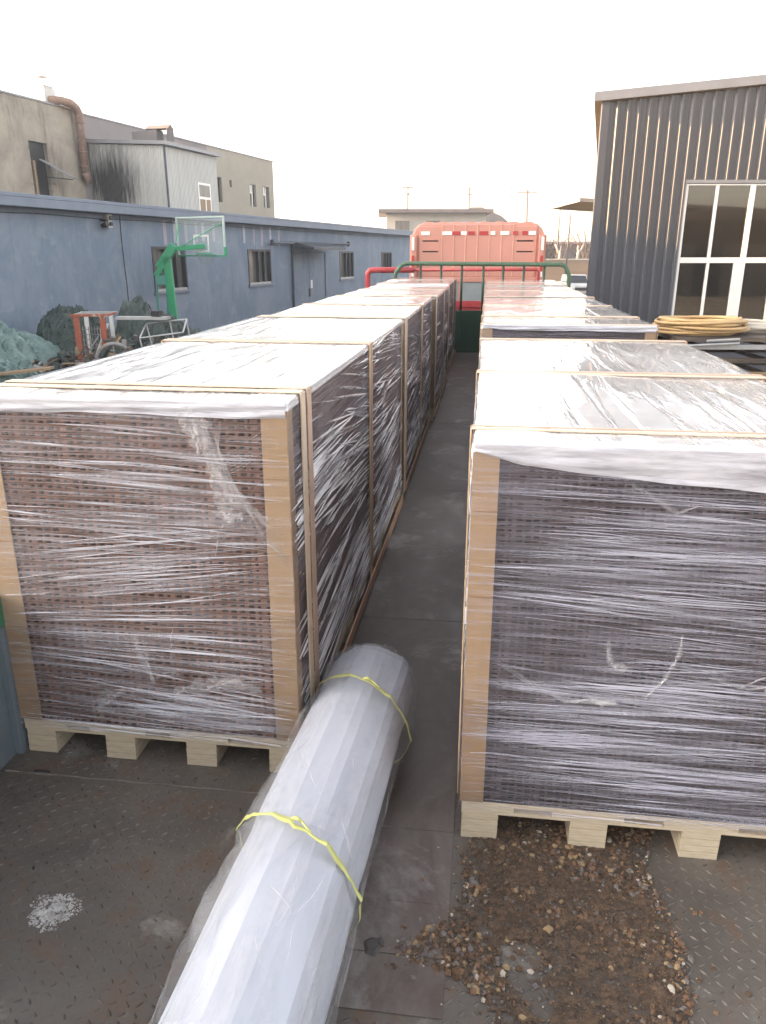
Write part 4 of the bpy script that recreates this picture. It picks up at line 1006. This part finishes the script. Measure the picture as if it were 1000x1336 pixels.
for k in range(12):
    q.bar((-.28,0,.5+.1*k),(.24,.06,.5+.1*k),.012,.012,'scrap')
    if k < 10: q.bar((-.27+.055*k,.02,.45),(-.27+.055*k,.05,1.65),.012,.012,'scrap')
q.build('mesh_panel', rk)
q = MB(); q.bar((-.25,-.2,.6),(.2,.1,1.7),.06,.03,'white'); q.bar((.02,.1,.4),(.05,.2,1.6),.07,.03,'white'); q.build('slat', rk)
fr = thing('tube_stand', 'pale tubular frame lying on the scrap below the basketball hoop', 'metal frame', cf(-4.18,15.0), HEAD-R(5))
q = MB()
for (a,b_) in (((-.35,0,1.72),(.42,.1,1.80)),((-.30,-.5,1.50),(.50,-.4,1.60)),((-.35,0,1.72),(-.22,0,1.05)),((.1,.05,1.76),(.18,.05,1.15)),((.42,.1,1.80),(.46,.1,1.25)),((-.25,-.3,1.10),(.75,0,1.35)),((-.35,0,1.72),(-.30,-.5,1.50)),((.42,.1,1.80),(.50,-.4,1.60)),((-.3,-.5,1.5),(-.2,-.5,.9))):
    q.tube([a,b_], .016, 'steel_grey', 6)
q.build('tube_frame', fr)
q = MB(); q.box((-.9,-.12,1.80),(.1,.12,1.85),'steel_grey'); q.box((-.2,-.1,1.86),(-.05,.1,1.96),'black'); q.build('cross_plank', fr)
wl = thing('cart_wheel', 'dusty grey-green spoked wheel leaning on scrap right of the orange rack', 'wheel', cf(-4.95,14.3,GZ+.80), HEAD+R(20))
wl.scale = (.74,.74,.74)
q = MB(); q.tube([(.42*math.cos(2*math.pi*k/32),0,.42+.42*math.sin(2*math.pi*k/32)) for k in range(32)], .05, 'scrap', 8, closed=True); q.build('tyre', wl, smooth=True)
q = MB(); q.tube([(0,-.06,.42),(0,.06,.42)], .34, 'tarp', 20); q.build('rim', wl)
for k in range(8):
    q = MB(); a = math.pi*k/4; q.bar((.05*math.cos(a),-.07,.42+.05*math.sin(a)),(.38*math.cos(a),-.07,.42+.38*math.sin(a)),.03,.02,'scrap'); q.build('spoke', wl)
q = MB(); q.box((-.9,-.1,0),(.9,.1,.045),'plank'); o_ = q.build('plank', bevel=.004); tag(o_, 'weathered brown plank lying across the teal sheet at left', 'plank', None, cf(-6.55,13.15,GZ+1.02), HEAD+R(4)); o_.rotation_euler.y = -R(6)
cr = MB(); cr.box((-.25,-.2,0),(.25,.2,.32),'scrap'); cr.box((-.22,-.17,.321),(.22,.17,.34),'conc_wall'); tag(cr.build('crate', bevel=.01), 'dusty grey crate against the foot of the orange rack', 'crate', None, cf(-5.35,14.2,GZ+.75), HEAD+R(25))
r = random.Random(77); sp = MB()
for k in range(1500):
    X = r.uniform(-7.2,-3.3); Z = r.uniform(14.0,16.6); s_ = r.uniform(.02,.12); z = GZ+r.uniform(0,1)*max(0,1.5-.30*abs(X+5))
    Tm = Matrix.Translation(cf(X,Z,z)) @ Euler((r.uniform(0,3),r.uniform(0,3),r.uniform(0,3))).to_matrix().to_4x4()
    sp.box((-s_,-s_*.5,-s_*.25),(s_,s_*.5,s_*.25), r.choice(('scrap','scrap','plank','tarp','tarp','pilewood','pilewood','bark')), Tm)
for k in range(46):
    X = r.uniform(-7.0,-3.6); Z = r.uniform(14.2,16.3); a = r.uniform(0,6.3); e = r.uniform(-.5,.6); L_ = r.uniform(.25,.8); p0 = cf(X,Z,GZ+r.uniform(.7,1.45)*max(.5,1-.2*abs(X+5))); d_ = Vector((math.cos(a)*math.cos(e),math.sin(a)*math.cos(e),math.sin(e)))*L_
    sp.tube([p0-d_*.5,p0+d_*.5], r.choice((.012,.018,.03)), r.choice(('scrap','steel_grey','plank','bark','pilewood')), 5)
struct(sp.build('scrap_rubble'), 'stuff')

# ---------------------------------------------------------------- right: pile, hoses
pl = thing('timber_rack', 'dark stack of steel frames and boards below the yellow hose coil', 'stacked frames', cf(4.55,10.3), HEAD-R(2))
pz = 0.80-GZ
q = MB(); q.box((-.85,-.55,pz-.05),(2.6,.7,pz),'pilewood'); q.build('top_board', pl)
for k in range(9):
    z = pz-.14-k*.17
    q = MB(); q.box((-.80+.05*(k%2)+.03*k,-.62+.02*(k%3),z),(2.6,-.56+.02*(k%3),z+.055),('steel_grey','plank','pilewood')[(k*2)%3]); q.box((-.80,.5,z),(2.6,.58,z+.05),'pilewood')
    for xx in (-.55,.3,1.15,2.0): q.box((xx,-.55,z+.004),(xx+.05,.5,z+.045),'pilewood')
    q.build('frame_layer', pl)
for k in range(4):
    q = MB(); z = pz-.58-.17*k*.8; q.box((-.95+.1*k,-.95,z),(2.6,-.66,z+.07),'plank'); q.build('plank_layer', pl, bevel=.004)
for xx in (-.6,.7,2.0):
    q = MB(); q.box((xx,-.45,0),(xx+.08,.45,pz-1.66),'pilewood'); q.build('support', pl)
q = MB(); q.tube([(-.78,-.66,pz-.10),(.10,-.66,pz-.06),(.10,-.66,pz-.01),(-.30,-.66,pz-.03)], .018, 'steel_grey', 6); tag(q.build('steel_bracket'), 'bent grey steel bracket sticking out under the yellow hose coil', 'bracket', None, cf(4.3,10.3), HEAD)
def coil(name, label, X, Z, z, rad, tr_, turns, m, seed):
    r_ = random.Random(seed); pts = []
    for k in range(int(turns*40)):
        a = 2*math.pi*k/40; lay = k/40/turns
        rr = rad*(1-.26*(.5+.5*math.sin(2.39*(k//40)+.8)))+.03*math.sin(2*a+k*.013)+.012*math.sin(5*a+k*.02); zz = tr_+lay*turns*tr_*.62+.010*math.sin(2*a+k//40*1.9)
        pts.append((rr*math.cos(a), rr*.92*math.sin(a), zz))
    q_ = MB(); q_.tube(pts, tr_, m, 8); return tag(q_.build(name, smooth=True), label, 'hose coil', 'hose coils', cf(X,Z,z), HEAD)
coil('hose_coil', 'yellow ribbed hose coiled on top of the dark stack', 4.13, 10.25, .80, .57, .019, 15, 'hose', 1)
coil('hose_coil', 'pale grey hose coiled on the stack behind the yellow coil', 4.95, 10.55, .80, .50, .022, 7, 'hose_pale', 2)

# ---------------------------------------------------------------- right metal building
mb_ = thing('metal_workshop', 'dark grey ribbed metal workshop with tall white framed windows', 'workshop', cf(4.13,16.0), HEAD)
SK = math.tan(R(15.4)); DEP = 22; FW = 12.0; FWZ = .092
def skew(x, y): return (x+SK*y, y)
WX0, WX1, WZ0, WZ1 = 1.70, 9.5, .32-GZ, 3.06-GZ
TOPZ = 4.48-GZ
w = MB()
def ribwall(x0, x1, z0_, zf0, zf1):
    pit = .2; k0 = x0
    while k0 < x1-.01:
        k1 = min(k0+pit, x1); za = zf0(k0); e = -.06
        cu = [(k0,0),(k0+.098,0),(k0+.142,e),(k0+.178,e),(k0+.2,0)]
        cu = [(min(a,x1),b_) for a,b_ in cu]
        for (xa,ea),(xb,eb) in zip(cu,cu[1:]):
            if xb-xa < 1e-4: continue
            w.face([(xa,ea,z0_),(xb,eb,z0_),(xb,eb,zf0(xb)),(xa,ea,zf0(xa))],'clad')
        k0 += pit
top = lambda x: TOPZ-.02+FWZ*x
ribwall(.10, WX0, 0, top, 0); ribwall(WX0, WX1, WZ1+.07, top, 0); ribwall(WX1, FW, 0, top, 0)
w.box((WX0,.0,0),(WX1,.2,WZ0-.06),'clad')
# left flank (skewed site), back and far flank
w.add([(0,.02,0),(SK*DEP,DEP,0),(SK*DEP,DEP,TOPZ),(0,.02,TOPZ),(.15,.02,0),(SK*DEP+.15,DEP,0),(SK*DEP+.15,DEP,TOPZ),(.15,.02,TOPZ)],[(0,1,2,3),(4,7,6,5),(0,3,7,4),(1,5,6,2),(3,2,6,7)],'clad')
w.add([(SK*DEP,DEP,0),(SK*DEP+FW,DEP,0),(SK*DEP+FW,DEP,TOPZ+FWZ*FW),(SK*DEP,DEP,TOPZ)],[(0,1,2,3)],'clad')
w.add([(FW,0,0),(FW+SK*DEP,DEP,0),(FW+SK*DEP,DEP,TOPZ+FWZ*FW),(FW,0,TOPZ+FWZ*FW)],[(0,1,2,3)],'clad')
w.build('wall', mb_)
w = MB(); w.box((-.045,-.05,0),(.10,.019,TOPZ-.005),'clad'); w.build('corner_trim', mb_, bevel=.006)
w = MB(); ov = .22; fr_ = -.13; rt_ = .155
a0 = (-ov, fr_); 
def rp(x, y, z): return (x+SK*(y-fr_) if y > 1 else x, y, z)
z_ = lambda x: TOPZ+FWZ*x
vs = [(-ov,fr_,z_(-ov)),(FW+.3,fr_,z_(FW+.3)),(FW+.3+SK*DEP,DEP+.3,z_(FW+.3)),(-ov+SK*DEP,DEP+.3,z_(-ov))]
vs = vs+[(a,b_,c_+rt_) for a,b_,c_ in vs]
w.add(vs, [(4,5,6,7),(0,1,5,4),(1,2,6,5),(2,3,7,6),(3,0,4,7)], 'fascia'); w.add(vs[:4], [(0,3,2,1)], 'soffit'); w.build('roof', mb_)
w = MB(); w.box((WX0-.05,-.055,WZ1+.012),(WX1+.05,.04,WZ1+.069),'fascia'); w.box((WX0-.06,-.055,WZ0),(WX0-.002,.04,WZ1+.011),'fascia'); w.box((WX0-.05,-.07,WZ0-.058),(WX1+.05,.05,WZ0-.002),'fascia'); w.build('window_surround', mb_)
# windows: groups of four panes, each group one window
def window_unit(x0, ww):
    zt_, zm1, zm0, zb_ = WZ1, 1.715-GZ, 1.61-GZ, WZ0
    q_ = MB(); yf, yb = -.03, .05; s1 = .052
    q_.box((x0,yf,zb_),(x0+s1,yb,zt_),'winframe'); q_.box((x0+ww-.045,yf,zb_),(x0+ww-.001,yb,zt_),'winframe')
    q_.box((x0+s1+.001,yf,zt_-.03),(x0+ww-.046,yb,zt_-.001),'winframe'); q_.box((x0+s1+.001,yf+.003,zm0),(x0+ww-.046,yb,zm1),'winframe'); q_.box((x0+s1+.001,yf,zb_),(x0+ww-.046,yb,zb_+.05),'winframe')
    mx = x0+ww*.475
    q_.box((mx-.03,yf+.004,zm1+.001),(mx+.03,yb,zt_-.031),'winframe')
    q_.box((mx-.028,yf+.004,zb_+.051),(mx+.028,yb,zm0-.001),'winframe'); q_.box((x0+ww-.17,yf+.004,zb_+.051),(x0+ww-.046,yb,zm0-.001),'winframe')
    wo = q_.build('window', mb_, bevel=.004)
    for (xa,xb,za,zb2) in ((x0+s1,mx-.03,zm1,zt_-.03),(mx+.03,x0+ww-.045,zm1,zt_-.03),(x0+s1,mx-.028,zb_+.05,zm0),(mx+.028,x0+ww-.17,zb_+.05,zm0)):
        g_ = MB(); g_.box((xa,.008,za),(xb,.014,zb2),'glass'); g_.build('pane', wo)
for k in range(6): window_unit(WX0+k*1.30, 1.30)
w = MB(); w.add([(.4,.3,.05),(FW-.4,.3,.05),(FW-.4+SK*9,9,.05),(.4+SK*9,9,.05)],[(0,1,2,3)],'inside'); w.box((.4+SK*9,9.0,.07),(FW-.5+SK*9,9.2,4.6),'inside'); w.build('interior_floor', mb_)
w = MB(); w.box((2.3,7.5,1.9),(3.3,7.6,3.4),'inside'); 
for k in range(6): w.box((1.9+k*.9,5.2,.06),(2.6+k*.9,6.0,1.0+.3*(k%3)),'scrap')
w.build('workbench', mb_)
r = random.Random(5); w = MB()
for k in range(700):
    cx_, cy_, cz_ = r.choice(((2.6,.75,1.9),(3.0,.8,1.8),(4.4,.8,1.7),(2.3,.7,2.2),(5.1,.8,2.0)))
    p_ = Vector((cx_+r.gauss(0,.22), cy_+r.gauss(0,.1), cz_+r.gauss(0,.28))); a = r.uniform(0,6.3); L = r.uniform(.04,.1); d_ = Vector((math.cos(a),math.sin(a)*.5,r.uniform(-.6,.6)))*L; n_ = Vector((-math.sin(a),.2,math.cos(a)*.6))*L*.35
    w.add([p_-d_,p_+n_,p_+d_,p_-n_],[(0,1,2,3)],'plant')
for cx_ in (2.6,3.0,4.4,2.3,5.1): w.tube([(cx_,.8,.07),(cx_,.8,1.7)], .03, 'bark', 6)
w.build('window_plants', mb_)
w = MB(); w.add([(1.2+x,y,z) for x,y,z in ((.2,7.2,2.95-GZ+.22),(3.9,7.2,2.9-GZ+.05),(3.9,11.2,2.9-GZ+.05),(.2,11.2,2.95-GZ+.22),(.2,7.2,3.05-GZ+.22),(3.9,7.2,3.02-GZ+.05),(3.9,11.2,3.02-GZ+.05),(.2,11.2,3.05-GZ+.22))],[(0,1,5,4),(1,2,6,5),(2,3,7,6),(3,0,4,7),(4,5,6,7)],'fascia')
w.add([(1.2+x,y,z) for x,y,z in ((.2,7.2,2.95-GZ+.22),(3.9,7.2,2.9-GZ+.05),(3.9,11.2,2.9-GZ+.05),(.2,11.2,2.95-GZ+.22))],[(0,3,2,1)],'soffit'); w.build('side_canopy', mb_)
# building behind the photographer, mirrored in the panes
wh = thing('warehouse', 'long dark warehouse across the yard, reflected in the workshop panes', 'warehouse', cf(6,-26), HEAD)
w = MB(); w.box((-16,-12,0),(30,0,5.2),'warehouse')
for k in range(8): w.box((-14+k*5.4,.001,0),(-10.6+k*5.4,.06,3.6),'roof_dark')
w.build('wall', wh)
w = MB(); w.prism([(-16.4,5.21),(30.4,5.21),(30.4,5.5),(7,6.6),(-16.4,5.5)], 1, -12.4, .4, 'roof_dark'); w.build('roof', wh)

# ---------------------------------------------------------------- far things
hs = thing('far_house', 'pale flat-roofed house with one window beyond the trailer', 'house', cf(0.3,70), HEAD)
w = MB(); w.box((0,0,0),(8.5,8,6.2),'conc_wall'); w.build('wall', hs)
w = MB(); w.box((-.7,-1.0,6.21),(9.0,8.5,6.5),'roof_dark'); w.build('roof', hs)
w = MB(); w.box((.75,-.06,4.5),(1.95,.0-.001,5.6),'curtain'); w.build('window', hs)
w = MB(); w.box((3.4,-.06,4.5),(4.6,.0-.001,5.6),'curtain'); w.build('window', hs)
hs = thing('far_house', 'far house with dark gable roof behind the orange cab', 'house', cf(9.6,85), HEAD)
w = MB(); w.box((-3.2,0,0),(3.2,8,5.6),'conc_wall'); w.build('wall', hs)
w = MB(); w.prism([(-3.9,5.61),(3.9,5.61),(2.6,6.6),(.6,7.45),(-.6,7.45),(-2.2,6.5)], 1, -.6, 8.6, 'roof_dark'); rf = w.build('roof', hs)
w = MB(); w.box((-.6,-.75,6.5),(.25,-.61,7.1),'white'); w.build('gable_window', rf)
bl = MB(); bl.prism([(-5,3.6),(5,3.6),(5,3.8),(0,4.6),(-5,3.8)],1,0,6,'shedfascia'); bl.box((-4.6,.3,0),(4.6,5.7,3.59),'conc_wall'); tag(bl.build('far_shed'), 'low far shed with bluish roof behind the end of the blue shed', 'shed', None, cf(-3.6,66), HEAD)
yw = MB(); yw.box((-4,0,0),(14,.3,2.45),'brick_wall'); yw.box((-4,-.05,2.451),(14,.35,2.55),'conc_wall'); tag(yw.build('boundary_wall'), 'brown boundary wall at the far end of the yard', 'wall', None, cf(12.6,66), HEAD)
car = thing('parked_car', 'white car with dark windscreen parked by the workshop corner', 'car', cf(13.9,56), HEAD)
q = MB(); q.prism([(-.1,.35),(4.3,.35),(4.3,.95),(3.5,1.02),(.95,.98),(-.1,.85)], 0, -.86, .86, 'carwhite'); body = q.build('body', car, bevel=.06)
q = MB(); q.prism([(.95,1.0),(3.5,1.03),(3.1,1.5),(1.6,1.52)], 0, -.72, .72, 'carwhite'); q.build('roof', car, bevel=.06)
q = MB(); q.add([(-.68,.93,1.02),(.68,.93,1.02),(.62,1.52,1.47),(-.62,1.52,1.47)],[(0,1,2,3)],'carglass'); o_ = q.build('windscreen', car); o_.location.y = -.05
for sx in (-1,1):
    q = MB(); q.box((sx*.62-.16,-.16,.62),(sx*.62+.16,-.08,.78),'tape_w'); q.build('headlight', car, bevel=.02)
    for yy_ in (.8,3.5): q = MB(); q.tube([(sx*.80-.1,yy_,.32),(sx*.80+.1,yy_,.32)], .32, 'black', 18); q.build('wheel', car)
q = MB(); q.box((-.45,-.15,.5),(.45,-.085,.7),'black'); q.build('grille', car)
def pole(X, Z, top_, arm, label, lean=0, rad=.13):
    t_ = thing('utility_pole', label, 'pole', cf(X,Z), HEAD, 'poles on the skyline'); H_ = top_-GZ
    q_ = MB(); q_.tube([(0,0,0),(lean,0,H_)], [rad,rad*.7], 'pole', 8); q_.build('pole', t_, smooth=True)
    for (z_, w_) in arm:
        q_ = MB(); q_.box((lean-w_/2,-.06,H_-z_),(lean+w_/2,.06,H_-z_+.12),'pole'); q_.build('crossarm', t_)
    return t_
pole(2.7,90,8.7,((.25,1.3),(.9,.9),(2.6,.8)),'utility pole with short crossarms left of the far house roof')
pole(9.6,92,8.8,((.35,1.9),(.9,.7)),'utility pole with wide crossarm above the gable roof')
pole(17.0,110,11.4,((.4,1.2),(1.4,1.2),(2.4,.9)),'thin distant pylon pole above the cab, right of the gable', 0, .07)
pole(14.2,80,7.6,((.3,2.0),),'bare pole with a tee top above the right of the cab', -.25)
pole(14.6,68,5.5,(),'slim plain pole just right of the orange cab', .05, .08)
pole(13.6,60,4.6,(),'slim plain pole nearest the dark workshop corner', .12, .08)

def bare_tree(label, X, Z, H_, spread, seed, m, nb=5, leafy=900):
    r_ = random.Random(seed); t_ = thing('bare_tree', label, 'tree', cf(X,Z), HEAD, 'trees behind the boundary wall')
    q_ = MB(); q_.tube([(0,0,0),(.05,0,H_*.2),(.0,.05,H_*.42)], [.16,.13,.1], 'bark', 7); ends = []
    for k in range(nb):
        a = 6.283*k/nb+r_.uniform(-.4,.4); p0 = Vector((0,.03,H_*r_.uniform(.28,.42))); d_ = Vector((math.cos(a)*r_.uniform(.3,.8),math.sin(a)*.6,1)).normalized(); p1 = p0+d_*H_*.3; p2 = p1+Vector((d_.x*1.4+r_.gauss(0,.15),d_.y,.8)).normalized()*H_*.26
        q_.tube([p0,p1,p2],[.08,.05,.02],'bark',5); ends += [p1,p2,p1.lerp(p2,.5)]
    q_.build('trunk', t_)
    q_ = MB()
    for k in range(leafy):
        e = r_.choice(ends); p_ = e+Vector((r_.gauss(0,spread),r_.gauss(0,spread),r_.gauss(0,spread*.7))); 
        if p_.z < H_*.3: continue
        a = r_.uniform(0,6.3); L = r_.uniform(.08,.22); d_ = Vector((math.cos(a)*.7,math.sin(a)*.7,r_.uniform(.1,1)))*L; n_ = Vector((-math.sin(a),math.cos(a),.1))*L*.16
        q_.add([p_,p_+d_*.5+n_,p_+d_,p_+d_*.5-n_],[(0,1,2,3)],m)
    q_.build('crown', t_)
bare_tree('purplish bare tree behind the wall, right of the cab', 15.9,78,5.2,.55,1,'twig')
bare_tree('reddish bare tree behind the wall, between the slim poles', 17.6,80,5.0,.55,2,'twig')
bare_tree('russet tree at the workshop corner, tallest behind the wall', 20.1,80,6.2,.55,3,'twig2',6,1200)
bare_tree('low dark bush-like tree close behind the boundary wall', 18.6,74,4.2,.5,4,'twig')
for (X, sg, lb) in ((14.7,-1,'limewashed pollard trunk leaning left on the boundary wall line'),(16.2,1,'limewashed pollard trunk leaning right near the workshop corner')):
    q = MB(); q.tube([(0,0,0),(0,0,2.9),(sg*.05,0,3.2)],[.16,.14,.12],'limed',8); q.tube([(0,0,2.8),(sg*.45,0,3.7)],[.11,.07],'limed',7); q.tube([(0,0,2.9),(-sg*.05,0,3.6)],[.11,.05],'limed',7)
    tag(q.build('pollard_tree', smooth=True), lb, 'tree', 'pollard trunks', cf(X,67.2), HEAD)
fb = MB(); fb.box((-5,0,0),(9,4,3.9),'roof_dark'); fb.box((-5.2,-.4,3.901),(9.2,4.2,4.1),'fascia'); fb.box((-1,-.05,1),(1,-.001,3.4),'darkglass'); tag(fb.build('far_building'), 'low dark building beyond the boundary wall and trees', 'building', None, cf(17,84), HEAD)

# ---------------------------------------------------------------- camera
cam = bpy.data.cameras.new('camera'); co = bpy.data.objects.new('camera', cam); col.objects.link(co); sc.camera = co
cam.sensor_width = 36; cam.lens = 1000/1336*36; cam.clip_end = 3000; cam.clip_start = .05
PIT = math.atan2(338, 1000)
co.matrix_world = Matrix.Translation((0,0,1.8)) @ Matrix.Rotation(HEAD,4,'Z') @ Matrix.Rotation(math.pi/2-PIT,4,'X')

# ---------------------------------------------------------------- light
EL = R(12.6); AZ_OFF = R(2.2)
sd = -(cf(1,0,0))*math.cos(AZ_OFF) - cf(0,1,0)*math.sin(AZ_OFF); sd.z = 0; sd.normalize()
S = Vector((sd.x*math.cos(EL), sd.y*math.cos(EL), math.sin(EL)))
L = bpy.data.lights.new('sun','SUN'); L.energy = 4.6; L.angle = R(.5); L.color = (1,.61,.29)
lo = bpy.data.objects.new('sun', L); col.objects.link(lo); lo.rotation_euler = (-S).to_track_quat('-Z','Y').to_euler()
wd = bpy.data.worlds.new('World'); sc.world = wd; wd.use_nodes = True; nt = wd.node_tree
bg = nt.nodes['Background']; sk = nt.nodes.new('ShaderNodeTexSky'); sk.sky_type = 'NISHITA'; sk.sun_disc = False
sk.sun_elevation = EL; sk.sun_rotation = math.atan2(S.x, S.y); sk.dust_density = 3.0; sk.air_density = 1.0
bw_ = nt.nodes.new('ShaderNodeRGBToBW'); mx = nt.nodes.new('ShaderNodeMix'); mx.data_type = 'RGBA'; mx.inputs[0].default_value = .68
tint = nt.nodes.new('ShaderNodeMix'); tint.data_type = 'RGBA'; tint.blend_type = 'MULTIPLY'; tint.inputs[0].default_value = 1; tint.inputs[7].default_value = (1.01,.995,1.0,1)
nt.links.new(sk.outputs[0], bw_.inputs[0]); nt.links.new(sk.outputs[0], mx.inputs[6]); nt.links.new(bw_.outputs[0], tint.inputs[6]); nt.links.new(tint.outputs[2], mx.inputs[7])
nt.links.new(mx.outputs[2], bg.inputs[0]); bg.inputs[1].default_value = .15
sc.view_settings.view_transform = 'Standard'; sc.view_settings.look = 'None'; sc.view_settings.gamma = 1; sc.view_settings.exposure = 2.95
sc.cycles.max_bounces = 8; sc.cycles.transparent_max_bounces = 24

# ---------------------------------------------------------------- air
hz = MB(); hz.box((-805,-125,GZ-1.5),(805,1005,36),'white'); ho = hz.build('haze'); ho['kind'] = 'stuff'
hm = bpy.data.materials.new('evening_haze'); hm.use_nodes = True; ht = hm.node_tree; ht.nodes.clear()
hv = ht.nodes.new('ShaderNodeVolumePrincipled'); hv.inputs['Color'].default_value = (1,.99,.98,1); hv.inputs['Density'].default_value = .0016; hv.inputs['Anisotropy'].default_value = .2
hout = ht.nodes.new('ShaderNodeOutputMaterial'); ht.links.new(hv.outputs[0], hout.inputs['Volume']); ho.data.materials.clear(); ho.data.materials.append(hm)
